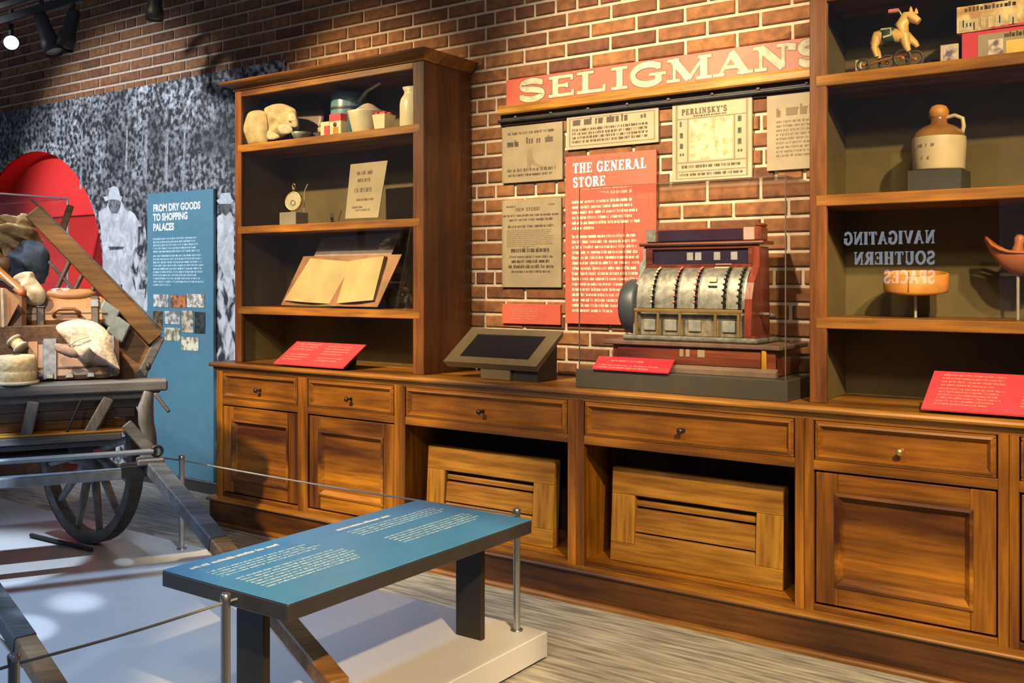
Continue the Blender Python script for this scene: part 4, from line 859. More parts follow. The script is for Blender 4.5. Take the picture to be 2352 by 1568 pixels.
# the register
RZ = zb1+.001; rg = T('cash_register', 'ornate antique cash register, nickel key bank and mahogany sides, in acrylic case', 'cash register', (-1.85,4.1,RZ))
rx0, rx1 = -2.155, -1.638
P('base_plate', MB().box(-2.215,-1.575,3.985,4.235,RZ,RZ+.024,.008), SILVER, rg)
P('cabinet_body', MB().box(rx0+.02,rx1-.005,4.10,4.21,RZ+.024,RZ+.34), MAHOG, rg)
side = [(4.005,.024),(4.005,.11),(4.012,.19),(4.035,.26),(4.08,.315),(4.10,.335),(4.10,.415),(4.20,.415),(4.21,.30),(4.215,.024)]
for x, w in ((rx1,.032),(rx0-.012,.014)): P('side_panel', MB().prism(side, lambda y, z, x=x: (x,y,RZ+z), lambda y, z, x=x, w=w: (x+w,y,RZ+z)), MAHOG if w > .02 else TIN, rg)
P('side_moulding', MB().prism([(4.0,.02),(4.225,.02),(4.225,.035),(4.0,.035)], lambda y, z: (rx1,y,RZ+z), lambda y, z: (rx1+.05,y,RZ+z)), MAHOG, rg)
# curved key bank between the slots
arcp = [(4.012+.105*(1-math.cos(t)), .146+.182*math.sin(t)) for t in [i*PI/2/10 for i in range(11)]]
slots = [rx0+.088, rx0+.198, rx0+.296, rx0+.428, rx0+.497]
edges = [rx0]+[e for s_ in slots for e in (s_-.011, s_+.006)]+[rx1]
def strip(xa, xb, dy=0.0, rad=1.0):
    m = MB(); blob_grid(m, lambda u, v: (xa+(xb-xa)*u+.012*math.sin(PI*.5*v)*0, arcp[round(v*10)][0]+dy, RZ+arcp[round(v*10)][1]), 1, 10)
    return m
for i in range(0, len(edges), 2): P('key_bank_plate', strip(edges[i], edges[i+1]), SILVER, rg)
P('slot_lining', strip(rx0, rx1, .014), BLACK, rg)
KR = plain('red_key',(.42,.11,.10),.4); KY = plain('ivory_key',(.6,.5,.28),.4)
for si, s_ in enumerate(slots):
    for j in range(1, 10):
        yy, zz = arcp[j]; P('key', MB().ell((s_-.012,yy-.002,RZ+zz), .007,.006,.005,8,6), (KY if si == 0 else KR if si in (1,2) else IRON), rg)
    P('slot_rim', MB().tube([(s_+.0075,p[0]-.002,RZ+p[1]) for p in arcp], .0022, 6), SILVER, rg)
P('index_plate', MB().box(rx0+.345,rx0+.38,4.028,4.036,RZ+.262,RZ+.282,.002), WENAM, rg); P('index_bar', MB().box(rx0+.345,rx0+.385,4.022,4.030,RZ+.240,RZ+.247), IRON, rg)
# top slope, indicator window and crown
P('upper_slope', MB().hexa([(rx0,4.105,RZ+.322),(rx1,4.105,RZ+.322),(rx1,4.14,RZ+.322),(rx0,4.14,RZ+.322),(rx0,4.125,RZ+.345),(rx1,4.125,RZ+.345),(rx1,4.15,RZ+.345),(rx0,4.15,RZ+.345)]), TIN, rg)
P('name_plate', MB().obox((rx0+.38,4.104,RZ+.333), (.038,0,0), (0,.002,0), (0,.004,.009)), LINEN, rg)
P('indicator_frame', frame(MB(), rx0-.012, rx1+.02, RZ+.325, RZ+.425, .045, .016, 4.105, 4.13), MAHOX, rg)
P('indicator_window', MB().box(rx0+.03,rx1-.02,4.118,4.122,RZ+.338,RZ+.412), plain('dark_indicator',(.02,.014,.03),.12), rg)
for x in (.20,.24,.33,.41): P('indicator_flag', MB().box(rx0+x,rx0+x+.03,4.1165,4.118,RZ+.36,RZ+.395), plain('indicator_grey',(.2,.2,.21),.4), rg)
P('cornice', run(MB(), [(4.215,RZ+.425),(4.095,RZ+.425),(4.088,RZ+.432),(4.092,RZ+.44),(4.215,RZ+.44)], rx0-.028, rx1+.05), MAHOX, rg)
P('crown_box', MB().box(rx0+.0,rx1+.03,4.11,4.20,RZ+.44,RZ+.502,.006), MAHOX, rg); P('crown_window', MB().box(rx0+.06,rx1-.05,4.106,4.112,RZ+.448,RZ+.496), plain('dark_indicator',(.025,.014,.03),.15), rg)
for x in (rx0+.0, rx1-.045): P('crown_corner', MB().box(x,x+.05,4.104,4.112,RZ+.444,RZ+.50,.003), SILVER if x < -2 else plain('pinkish_plate',(.32,.2,.18),.4), rg)
P('finial', MB().box(rx1+.0,rx1+.03,4.12,4.2,RZ+.502,RZ+.518,.006), MAHOG, rg)
# left drums
P('receipt_drum', MB().lathe([(0,0),(.108,0),(.122,.008),(.126,.02),(.126,.07),(.12,.085),(0,.09)], (rx0-.085,4.10,RZ+.150), (1,0,0), 32), DRUM, rg)
P('drum_gear', MB().lathe([(.06,0),(.062,.03),(.03,.035),(0,.035)], (rx0-.012,4.06,RZ+.10), (1,-.2,0), 20), TIN, rg)
P('upper_housing', MB().lathe([(0,0),(.045,0),(.052,.01),(.052,.08),(0,.085)], (rx0-.045,4.16,RZ+.315), (1,0,0), 24), TIN, rg)
# brass rail and glazed lower front
P('brass_rail', MB().box(rx0-.01,rx1-.005,3.990,4.008,RZ+.128,RZ+.144,.004), BRASS, rg)
for i, x in enumerate((rx0,rx0+.11,rx0+.216,rx0+.383,rx0+.488)): P('brass_post', MB().box(x,x+.012,3.994,4.006,RZ+.026,RZ+.128,.002), BRASS, rg)
P('lower_front', MB().box(rx0,rx1-.005,4.03,4.05,RZ+.026,RZ+.13), plain('olive_interior',(.14,.12,.085),.5,var=.3,scale=30), rg)
for x in (rx0+.03,rx0+.135,rx0+.25,rx0+.41): P('counter_dial', MB().box(x,x+.06,4.02,4.03,RZ+.045,RZ+.095,.003), TIN, rg)
P('crank', MB().tube([(rx1+.035,4.10,RZ+.125),(rx1+.085,4.08,RZ+.125)], .008, 8), SILVER, rg); P('crank_knob', MB().ell((rx1+.095,4.078,RZ+.12), .016,.014,.014,12,8), LEATD, rg)

# ================================================================== THINGS IN THE RIGHT BOOKCASE
R3 = 2.266; R2 = 1.79; R1 = 1.305
# toy horse
hp = {'ear1': (-0.962, 2.497), 'ear2': (-0.944, 2.489), 'head0': (-0.966, 2.463), 'nose': (-0.933, 2.438), 'poll': (-0.976, 2.468), 'neck': (-0.998, 2.434), 'chest': (-0.986, 2.392), 'back': (-1.047, 2.404), 'rump': (-1.086, 2.396), 'tail': (-1.108, 2.372), 'hk': (-1.096, 2.357), 'hf': (-1.085, 2.32), 'fk': (-0.973, 2.34), 'ff': (-0.966, 2.326), 'fk2': (-0.952, 2.361), 'ff2': (-0.943, 2.346), 'h0': (-1.045, 2.494), 'h1': (-1.008, 2.493), 'h2': (-0.994, 2.467), 'w1': (-1.136, 2.326), 'w2': (-1.057, 2.326), 'w3': (-0.989, 2.327), 'w4': (-0.954, 2.329)}
hx = lambda k, dy=0.0: (hp[k][0], 3.998+dy, hp[k][1])
th = T('toy_horse', 'yellow painted toy horse on wheels on the top shelf', 'toy', (hp['chest'][0]-.05,3.998,R3+.001))
P('horse_body', MB().tube([hx('tail'),hx('rump'),hx('back'),hx('chest'),hx('neck'),hx('poll'),hx('head0'),hx('nose')], [.012,.030,.028,.036,.026,.02,.022,.013], 14), TOYY, th)
for e in ('ear1','ear2'): P('ear', MB().lathe([(.008,0),(.006,.014),(0,.024)], (hp[e][0],3.993 if e == 'ear1' else 3.9985,hp[e][1]-.02), (0,0,1), 8), TOYY, th)
for i, (a, b, c, dy) in enumerate((('rump','hk','hf',-.018),('rump','hk','hf',.02),('chest','fk','ff',-.018),('chest','fk2','ff2',.02))):
    P('leg', MB().tube([hx(a,dy*.6),hx(b,dy),hx(c,dy)], [.022,.013,.009], 8), TOYY, th)
P('saddle', MB().ell((hp['back'][0]+.005,3.997,hp['back'][1]-.004), .034,.034,.032,16,10,0,.8), GREENP, th, 'dark green saddle with cream trim')
P('saddle_trim', MB().tube([(hp['back'][0]-.02,3.972,hp['back'][1]+.018),(hp['back'][0]+.015,3.967,hp['back'][1]+.015),(hp['back'][0]+.02,3.965,hp['back'][1]-.01),(hp['back'][0]-.01,3.964,hp['back'][1]-.015)], .005, 6), LINEN, th)
P('push_handle', MB().tube([hx('neck'),hx('h2'),hx('h1')], .0045, 8), SILVER, th); P('handle_grip', MB().tube([hx('h1'),hx('h0')], .009, 8), plain('pink_grip',(.5,.16,.14),.4), th)
for k, dy, rr_ in (('w1',-.02,.022),('w2',.02,.028),('w3',-.02,.030),('w4',.025,.030)):
    c = (hp[k][0],3.998+dy,R3+.001+rr_+.006)
    w = P('wheel', MB().tube([(c[0]+rr_*math.cos(t*PI/10),c[1],c[2]+rr_*math.sin(t*PI/10)) for t in range(20)], .0055, 6, closed=True), LEATD, th)
    P('hub', MB().ell(c, .008,.006,.008,10,6), TERRA, w)
P('wheel_frame', MB().tube([(hp['w1'][0],3.998,R3+.03),(hp['w2'][0],3.998,R3+.045),(hp['w3'][0],3.998,R3+.05),(hp['w4'][0],3.998,R3+.035)], .004, 6), TERRA, th)
x = -0.921; ONE('cap', MB().ell((x,4.16,R3+.028), .045,.05,.027,16,8,0,.8), BLACK, 'small black cap behind the toy horse', 'cap')
x = -1.227; ONE('white_post', MB().box(x-.012,x+.012,4.22,4.24,R3+.001,R3+.105,.002), LINEN, 'slim cream post left of the toy horse', 'post')
# picture card and toy boxes
x0, x1 = -0.868, -0.803
pc = T('picture_card', 'small framed picture card leaning beside the red box', 'card', ((x0+x1)/2,4.05,R3+.001)); P('card', MB().box(x0,x1,4.045,4.055,R3+.001,R3+.082,.002), LINEN, pc)
cm, nt, bs = newmat('card_print'); noise_col(nt, bs, (.14,.10,.16), (.6,.5,.42), 30, 3, lo=.42, hi=.58)
P('picture', MB().box(x0+.013,x1-.008,4.0435,4.046,R3+.012,R3+.072), cm, pc)
x0, x1, x2 = -0.789, -0.732, -.30
tb = T('toy_box', 'red-ended toy box with cream picture label on top shelf', 'box', ((x0+x2)/2,4.1,R3+.001))
P('box_body', MB().box(x0,x2,4.03,4.25,R3+.001,R3+.112,.002), REDP, tb); P('label_print', MB().box(x1,x2-.02,4.0285,4.031,R3+.006,R3+.098), PAPER2, tb)
m = MB(); m.box(x1+.035,x1+.085,4.0275,4.029,R3+.02,R3+.075); P('label_picture', m, cm, tb); L = MB(); glyphrun(L, (x1+.09,4.0275,R3+.078), EX, EZ, .22, .013, 5, (2,5), .5); P('lettering', L, INK, tb, kind='stuff')
P('yellow_field', MB().box(x1+.095,x2-.03,4.0276,4.029,R3+.018,R3+.065), plain('yellow_print',(.62,.42,.10),.5), tb)
x3 = -0.806
t2 = T('game_box', 'lettered game box lying on the red toy box', 'box', ((x3+x2)/2,4.1,R3+.113)); gm, nt, bs = newmat('game_print'); noise_col(nt, bs, (.40,.22,.10), (.66,.52,.26), 18, 3, lo=.4, hi=.6)
P('box_body', MB().box(x3,x2+.03,4.025,4.26,R3+.113,R3+.212,.002), gm, t2); L = MB(); glyphrun(L, (x3+.03,4.0235,R3+.190), EX, EZ, .17, .012, 9, (1,1), .7)
P('lettering', L, INK, t2, kind='stuff'); L = MB(); glyphrun(L, (x3+.01,4.0236,R3+.120), EX, EZ, .2, .04, 12, (3,6), .4); P('figures_print', L, LINEN, t2); P('red_edge', MB().box(x3+.12,x2+.02,4.0236,4.0255,R3+.114,R3+.122), REDP, t2)
# stoneware jug on riser
x0, x1 = -0.985, -0.791; xc = (x0+x1)/2; zr = 1.876
ONE('display_riser', MB().box(x0,x1,4.03,4.21,R2+.001,zr,.002), CHARC, 'charcoal riser block under the stoneware jug', 'riser')
jx = -0.889; jz = zr+.001; k = .106/.1
sj = T('stoneware_jug', 'cream stoneware jug with brown glazed shoulder on charcoal riser', 'jug', (jx,4.12,jz))
P('jug_body', MB().lathe([(0,0),(.090,0),(.094,.006),(.099,.11),(.098,.128)], (jx,4.12,jz), (0,0,1), 32), STONE, sj)
P('shoulder', MB().lathe([(.098,.128),(.088,.150),(.062,.170),(.032,.182),(.030,.205)], (jx,4.12,jz), (0,0,1), 32), GLAZE, sj, 'brown glazed shoulder and neck')
P('cork', MB().lathe([(.030,.205),(.036,.212),(.037,.232),(.028,.25),(.012,.258),(0,.258)], (jx,4.12,jz), (0,0,1), 24), TAMB, sj)
P('handle', MB().tube([(jx+.028,4.12,jz+.205),(jx+.06,4.115,jz+.21),(jx+.088,4.11,jz+.195),(jx+.092,4.11,jz+.165),(jx+.085,4.115,jz+.140)], .008, 10), STONE, sj)
m = MB()
for i, (ang, z, w) in enumerate(((-118,.088,.022),(-102,.088,.012),(-88,.088,.022),(-112,.040,.012),(-98,.040,.012))):
    a = math.radians(ang); c = Vector((jx+.0995*math.cos(a),4.12+.0995*math.sin(a),jz+z)); t = Vector((-math.sin(a),math.cos(a),0)); glyphrun(m, c-t*w/2, t, EZ, w, .010, i, (2,3), .3)
P('stencil_mark', m, INK2, sj)
# tambourine drum on rod
x = -0.977; zc = 1.413
dr = T('wooden_hoop_box', 'round orange bentwood drum box on a thin display rod', 'drum', (x,4.13,R1+.001))
P('hoop', MB().lathe([(0,.0),(.085,.0),(.118,.008),(.120,.018),(.120,.078),(.114,.082),(.110,.078),(.108,.04),(0,.036)], (x,4.13,zc-.012), (.03,-.10,1), 36), TAMB, dr)
P('seam', MB().box(x+.002,x+.005,4.004,4.012,zc-.004,zc+.07), LEATB, dr); P('rod', MB().tube([(x+.002,4.12,R1+.001),(x+.002,4.12,zc-.012)], .006, 8), PALEROD, dr)
x = -0.603; zc = 1.523
tc_ = T('carved_boat', 'orange carved boat-shaped figure on a rod at the right photo edge', 'carving', (x,4.13,R1+.001))
m = MB(); blob_grid(m, lambda u, v: (x+.02+.14*(u*2-1), 4.13-.06*math.cos(PI*v)*math.sin(PI*min(max(u,.02),.98))**.6, zc+.03-.085*math.sin(PI*v)*math.sin(PI*min(max(u,.02),.98))**.5+.06*abs(u*2-1)**3), 16, 10); P('hull', m, TERRA, tc_)
P('rim', MB().tube([(x+.02+.14*c_, 4.13-.06*math.sin(math.acos(c_))**.6*sg_, zc+.032+.06*abs(c_)**3) for sg_, cs in ((1,[-1+.2*i for i in range(11)]),(-1,[1-.2*i for i in range(1,10)])) for c_ in cs], .006, 6, closed=True), TERRA, tc_)
P('figure', MB().lathe([(.018,0),(.022,.03),(.016,.055),(.020,.075),(.012,.09),(0,.093)], (x-.015,4.13,zc+.01), (.15,0,1), 12), TERRA, tc_); P('rod', MB().tube([(x-.01,4.13,R1+.001),(x-.01,4.13,zc-.05)], .006, 8), PALEROD, tc_)
# ================================================================== PLATFORM AND BARRIER
pf = T('display_platform', 'low white display platform under the cart and blue reader rail', 'platform', (-5,1,0))
P('deck', MB().box(-9.5,-2.10,-.8,3.195,.012,.107,.003), PLATF, pf); P('toe_kick', MB().box(-9.46,-2.14,-.76,3.155,0,.012), CHARC, pf)
PZ = .1075; PH = .569
def post(loc, label):
    r = T('barrier_post', label, 'barrier post', loc, 'steel barrier posts on the platform'); x, y, z = loc
    P('shaft', MB().tube([(x,y,z+.004),(x,y,PH-.008)], .0135, 14), STEEL, r); P('cap', MB().lathe([(.015,-.012),(.015,.004),(.011,.008),(0,.009)], (x,y,PH), (0,0,1), 14), STEEL, r); P('base_ring', MB().lathe([(.024,0),(.024,.004),(.0135,.006)], (x,y,z), (0,0,1), 16), STEEL, r); return r
p0 = post((-2.203,3.137,PZ), 'steel barrier post at the platform corner by the louvered panel')
posts = [(-4.243,3.118,PZ), (-2.268,1.811,PZ), (-2.305,1.23,PZ), (-6.6,3.12,PZ)]
for loc, lb in zip(posts, ('steel barrier post between the cart and the two-door base cabinet','steel barrier post at the front corner of the blue reader rail','steel barrier post cut off at the bottom left photo corner','steel barrier post behind the cart, out at the left')): dup(p0, loc, lb)
def cord(a, b, label, sag=.0):
    n = 10; ONE('barrier_rope', MB().tube([(a[0]+(b[0]-a[0])*t/n, a[1]+(b[1]-a[1])*t/n, PH-.018-sag*math.sin(PI*t/n)) for t in range(n+1)], .0038, 6), plain('grey_cord',(.19,.19,.2),.5), label, 'rope', group='barrier ropes between the posts')
cord(posts[3], posts[0], 'grey barrier rope behind the cart wheel', .02); cord(posts[0], p0.location, 'grey barrier rope crossing in front of the two-door base cabinet', .01); cord(p0.location, posts[1], 'barrier rope hidden under the blue reader rail'); cord(posts[1], posts[2], 'dark barrier rope crossing the front of the platform', .006); cord(posts[2], (-2.33,.4), 'barrier rope leaving the photo at the bottom left')

# ================================================================== READER RAIL
rt = T('reader_rail', 'low blue topped text table on two dark flat legs', 'table', (-2.3,2.4,PZ))
TZ = .575; tx0, tx1, ty0, ty1 = -2.613, -2.056, 1.8495, 3.024
P('edge_slab', MB().box(tx0,tx1,ty0,ty1,TZ-.05,TZ-.003,.003), EDGE, rt); P('print_top', MB().box(tx0+.001,tx1-.001,ty0+.001,ty1-.001,TZ-.003,TZ,.001), TEAL2, rt)
P('under_frame', MB().box(tx0+.08,tx1-.08,ty0+.08,ty1-.06,TZ-.062,TZ-.05), EDGE, rt)
P('leg', MB().box(-2.366,-2.245,2.965,2.99,PZ,TZ-.05,.002), DARKM, rt); P('leg', MB().box(-2.368,-2.247,1.93,1.955,PZ,TZ-.05,.002), DARKM, rt)
L = MB(); Hd = MB(); zt = TZ+.0008; XR = Vector((-1,0,0))   # lines run along +Y, tops of letters towards -X
def tpos(u, v): return 0
for (u0, v0, u1, v1, k, h) in [(-2.538, 1.903, -2.519, 2.258, 1, 0.017), (-2.514, 2.495, -2.485, 2.768, 1, 0.017)]:
    P('heading', glyphrun(MB(), (u0,v0,zt), EY, XR, v1-v0, h, int(v0*100), (3,8), .42), WHITE, rt)
for (x0, y0, x1, y1, n_, st, h) in [(-2.47, 1.908, -2.428, 2.337, 4, 0.022, 0.009), (-2.349, 1.918, -2.283, 2.348, 7, 0.022, 0.009), (-2.469, 2.497, -2.386, 2.985, 4, 0.022, 0.009), (-2.312, 2.515, -2.233, 2.963, 5, 0.022, 0.009)]:
    para(L, (x0,y0,zt), EY, XR, y1-y0, n_, st, h, int(abs(x0*100)), .9, .3)
P('body_text', L, PALEB, rt, kind='stuff')

# ================================================================== CART
CO = Vector((-4.0,2.864,0)); CA = Vector((.494,.8695,0)).normalized(); CB = Vector((.8695,-.494,0)).normalized(); CR = math.atan2(CA.y, CA.x)
def K(a, b, z): return CO+CA*a+CB*b+Vector((0,0,z))
def kbox(mb, a0, a1, b0, b1, z0, z1, ch=.004): return mb.obox(K((a0+a1)/2,(b0+b1)/2,(z0+z1)/2), CA*((a1-a0)/2), CB*((b1-b0)/2), EZ*((z1-z0)/2), ch)
def beam(mb, p, q, w, h, up=EZ, ch=.005):
    p, q = Vector(p), Vector(q); d = q-p; s_ = d.cross(up).normalized(); t = s_.cross(d).normalized(); return mb.obox((p+q)/2, d/2, s_*w/2, t*h/2, ch)
ct = T('peddler_cart', 'weathered grey wooden peddler cart with sloped side and spoked wheel', 'cart', K(-.4,-.4,.1), rz=CR)
P('front_plank', kbox(MB(), -1.9,.0,-.14,.0,.938,.990,.008), GREYX, ct)
m = MB(); kbox(m, -1.9,-.075,-.05,-.025,.905,.94); P('front_rail', m, GREYX, ct)
# slanted front body boards under the plank
for i, (z0, z1) in enumerate(((.862,.905),(.815,.859),(.770,.812))):
    b0 = -.05-.02*i; m = MB(); m.obox(K(-1.0-.02*i,b0-.02,(z0+z1)/2), CA*(.9-.02*i), CB*.010, EZ*(z1-z0)/2+CB*.008, .003); P('body_board', m, PURP if i < 2 else CARTB, ct)
P('sill', kbox(MB(), -1.9,-.18,-.15,-.02,.755,.768), LX, ct, 'timber sill under the body boards, lit tone in its colour'); P('lower_rail', kbox(MB(), -1.9,-.20,-.09,-.02,.722,.755), GREYX, ct); P('underframe_rail', kbox(MB(), -1.9,-.24,-.14,-.08,.690,.712), GREYX, ct)  # light on the sill is put into its pale oak colour
for (a0, a1) in ((-.565,-.60),(-.37,-.44),(-.255,-.345)):
    m = MB(); beam(m, K(a0,-.015,.915), K(a1,-.035,.745), .048 if a0 != -.37 else .012, .014, CB); P('brace', m, GREYZ if a0 != -.37 else IRON, ct)
P('bed', kbox(MB(), -1.9,-.02,-.95,-.14,.915,.935), CARTB, ct)
# curved grey corner horn at the right end
m = MB().tube([K(-.085,.0,.935),K(-.100,.02,.87),K(-.098,.025,.80),K(-.080,.03,.73),K(-.066,.04,.655)], [.026,.040,.040,.032,.02], 10, flat=.6); P('corner_horn', m, GREYZ, ct)
m = MB(); beam(m, K(-.06,.02,.93), K(.0,.05,.845), .018, .03, CB); P('corner_bracket', m, GREYX, ct)
m = MB(); beam(m, K(-.185,.03,.80), K(-.075,.06,.665), .05, .02, CB); P('corner_brace', m, GREYX, ct)
# steel rod, square beam, swivel block
P('rod', MB().tube([K(-1.6,.12,.68),K(-.075,.12,.679)], .013, 10), plain('blue_grey_steel',(.26,.30,.35),.4,.6,var=.1), ct)
P('eye_bolt', MB().tube([K(-.06,.12,.68)+CA*(.022*math.cos(t*PI/7))+EZ*(.022*math.sin(t*PI/7)) for t in range(14)], .008, 6, closed=True), IRON, ct)
m = MB(); kbox(m, -1.6,-.205,.05,.11,.560,.605,.005); P('crossbeam', m, plain('blue_grey_timber',(.17,.2,.24),.5,var=.2,scale=25), ct)
m = MB(); kbox(m, -.21,-.06,.02,.12,.565,.622,.006); P('swivel_block', m, IRON, ct)
m = MB(); kbox(m, -.145,-.03,.06,.16,.622,.650,.006); P('swivel_plate', m, GREYX, ct)
# shafts
s1a, s1b = Vector((-4.018, 2.765, 0.636)), Vector((-2.298, 2.281, 0.147))
m = MB(); beam(m, s1a, s1a.lerp(s1b,.46), .075, .062); P('shaft', m, SHAFT, ct); m = MB(); beam(m, s1a.lerp(s1b,.46), s1b, .072, .060); P('shaft_tip', m, SHAFTB, ct, 'worn brown tip of the near shaft')
s2a, s2m, s2b = Vector((-4.966, 2.117, 0.616)), Vector((-3.4, 1.855, 0.184)), Vector((-3.023, 1.766, 0.109))
m = MB(); beam(m, s2a, s2m, .075, .062); P('shaft', m, SHAFT, ct); m = MB(); beam(m, s2m, s2b, .07, .058); P('shaft_tip', m, SHAFTB, ct, 'worn brown tip of the left shaft')
# spoked wheel
wc = Vector((-4.747,2.925,PZ+.466)); WR = .46; wd = Vector((-math.sin(0.6170601665558783+.90), math.cos(0.6170601665558783+.90), 0)); wn = wd.cross(EZ).normalized()
def wp(t, r, o=0.0): return wc+wd*(r*math.cos(t))+EZ*(r*math.sin(t))+wn*o
m = MB(); N = 40; rim = [(WR,.032),(WR,-.032),(WR-.05,-.028),(WR-.05,.028)]
for i in range(N):
    a, b_ = 2*PI*i/N, 2*PI*(i+1)/N
    for k in range(4): (r0, o0), (r1, o1) = rim[k], rim[(k+1)%4]; m.add([wp(a,r0,o0),wp(a,r1,o1),wp(b_,r1,o1),wp(b_,r0,o0)], [(0,1,2,3)], False)
wl = P('wheel', m, GREYX, ct)
m = MB()
for i in range(N):
    a, b_ = 2*PI*i/N, 2*PI*(i+1)/N; m.quad(wp(a,WR+.004,.034),wp(a,WR+.004,-.034),wp(b_,WR+.004,-.034),wp(b_,WR+.004,.034)); m.quad(wp(a,WR+.004,.034),wp(b_,WR+.004,.034),wp(b_,WR-.006,.034),wp(a,WR-.006,.028)); m.quad(wp(a,WR+.004,-.034),wp(b_,WR+.004,-.034),wp(b_,WR-.006,-.028),wp(a,WR-.006,-.028))
P('tyre', m, IRON, wl)
for i in range(12): t = 2*PI*(i+.5)/12; P('spoke', MB().tube([wp(t,.05,.02),wp(t,WR-.045,0)], [.024,.017], 8), SPOKE, wl)
P('hub', MB().lathe([(0,-.10),(.05,-.10),(.055,-.05),(.075,-.04),(.075,.04),(.055,.05),(.05,.12),(0,.12)], wc, wn, 20), GREYX, wl)
P('axle', MB().tube([wc, wc-CA*1.5], .03, 8), IRON, ct)
P('red_tag', MB().obox(Vector((-4.331, 2.715, 0.64)), CA*.018, CB*.002, EZ*.014), REDP, ct)
# sloped ladder side behind the goods
B0 = -.45
def sl(a, z, db=0.0): return K(a, B0+db, z)
ra, rb = (-.574,1.80), (-.012,1.165)
m = MB(); beam(m, sl(ra[0],ra[1]-.01), sl(rb[0],rb[1]-.01), .086, .05, CB); P('slope_rail', m, CARTR, ct)
m = MB(); beam(m, sl(ra[0]-.01,ra[1]+.050), sl(rb[0]+.035,rb[1]+.034), .010, .056, CB); P('rail_capping', m, GREYX, ct)
for bp in ([(-0.24, 1.244), (-0.195, 1.304), (-0.022, 1.16), (-0.055, 1.055), (-0.207, 1.134)], [(-0.219, 1.139), (-0.053, 1.055), (-0.095, 0.951), (-0.282, 0.958)]):
    m = MB(); m.prism(bp, lambda a, z: K(a,-.482,z), lambda a, z: K(a,-.458,z)); P('slope_board', m, CARTB, ct)
m = MB(); beam(m, sl(.012,1.17), sl(-.09,.955), .045, .03, CB); P('end_post', m, GREYX, ct); P('bolt', MB().ell(sl(-.05,1.02,.03), .014,.014,.02,8,6), IRON, ct)
m = MB(); beam(m, sl(*(-0.504, 1.545)), sl(*(-0.208, 1.174)), .016, .02, CB); P('lower_rail', m, GREYX, ct)
for (p, q_) in [((-0.411, 1.546), (-0.465, 1.418)), ((-0.356, 1.478), (-0.399, 1.38)), ((-0.301, 1.418), (-0.348, 1.321)), ((-0.249, 1.357), (-0.293, 1.267)), ((-0.202, 1.304), (-0.241, 1.218)), ((-0.16, 1.254), (-0.196, 1.167))]:
    m = MB().tube([sl(*p), sl(*q_)], .012, 8); P('spindle', m, LEATD, ct)
m = MB(); beam(m, sl(-.40,1.84,-.3), sl(-.46,1.65,-.3), .035, .05, CB); P('far_post', m, CARTB, ct)
# cradle bars on the platform below the wheel
m = MB(); beam(m, (-5.079, 2.799, 0.12), (-4.55, 2.822, 0.12), .02, .02); ck = ONE('wheel_chock', m, IRON, 'dark bar chock lying under the cart wheel', 'chock')

# ------------------------------------------------------------------ goods on the cart
def pos(u, v, d): return 0
BEDZ = .936
def onbed(p, z): return (p[0], p[1], z)
def lump(mb, c, ex, ey, ez, seed, amp=.10, n=22, m_=14, power=.8):
    rnd = random.Random(seed); ph_ = [(rnd.uniform(2,6), rnd.uniform(0,6), rnd.uniform(2,5), rnd.uniform(0,6)) for _ in range(5)]
    c, ex, ey, ez = map(Vector, (c, ex, ey, ez)); sp = lambda t: math.copysign(abs(t)**power, t); vs = []
    for i in range(m_+1):
        p = -PI/2+PI*i/m_
        for k in range(n):
            th = 2*PI*k/n; q_ = 1+amp*sum(math.sin(a*th+b_)*math.sin(c_*p+d_) for a, b_, c_, d_ in [(round(x[0]),x[1],x[2],x[3]) for x in ph_])/2.2
            vs.append(c+(ex*sp(math.cos(p))*sp(math.cos(th))+ey*sp(math.cos(p))*sp(math.sin(th))+ez*sp(math.sin(p)))*q_)
    mb.add(vs, [(i*n+k, i*n+(k+1)%n, (i+1)*n+(k+1)%n, (i+1)*n+k) for i in range(m_) for k in range(n)], True); return mb
# twine spool
c = Vector((-4.379, 2.349, 1.009)); sp_ = T('twine_spool', 'big pale spool of twine at the front of the cart', 'spool', (c.x,c.y,.991))
P('flange', MB().lathe([(0,0),(.092,0),(.094,.006),(.092,.014),(0,.014)], (c.x,c.y,.991), (0,0,1), 28), LINEN, sp_); P('winding', MB().lathe([(.078,.014),(.083,.025),(.084,.05),(.083,.056),(.080,.06),(.084,.066),(.085,.1),(.08,.118),(.07,.128),(.016,.13),(.014,.11)], (c.x,c.y,.991), (0,0,1), 32), TWINE, sp_); P('core_hole', MB().lathe([(.016,.131),(.012,.12),(0,.119)], (c.x,c.y,.991), (0,0,1), 16), LEATD, sp_)
# small spools in a box behind
for i, (u, v, d, t) in enumerate(((36,765,4.62,.4),(8,775,4.60,1.2),(60,775,4.64,2.0),(40,790,4.56,2.6))):
    c = Vector([(-4.55, 2.437, 1.208), (-4.576, 2.393, 1.189), (-4.53, 2.475, 1.186), (-4.484, 2.41, 1.161)][i]); ax = Vector((math.cos(t)*.6, math.sin(t)*.6-.5, .5)).normalized(); s_ = T('thread_spool', ['small wooden thread spool, highest of the cluster behind the big twine spool','small thread spool at the left photo edge above the big twine spool','small thread spool nearest the pink leather valise','small thread spool resting just above the big twine spool'][i], 'spool', c, 'thread spools on the cart')
    P('rim', MB().lathe([(.012,.028),(.034,.030),(.036,.024),(.034,.018),(.02,.016)], c, ax, 18), LINEN, s_); P('thread', MB().lathe([(.026,.017),(.028,0),(.026,-.017)], c, ax, 18), TWINE, s_); P('rim', MB().lathe([(.02,-.016),(.034,-.018),(.036,-.024),(.034,-.030),(.0,-.028)], c, ax, 18), LINEN, s_); P('bore', MB().lathe([(.0125,.027),(.0,.022)], c, ax, 12), LEATD, s_)
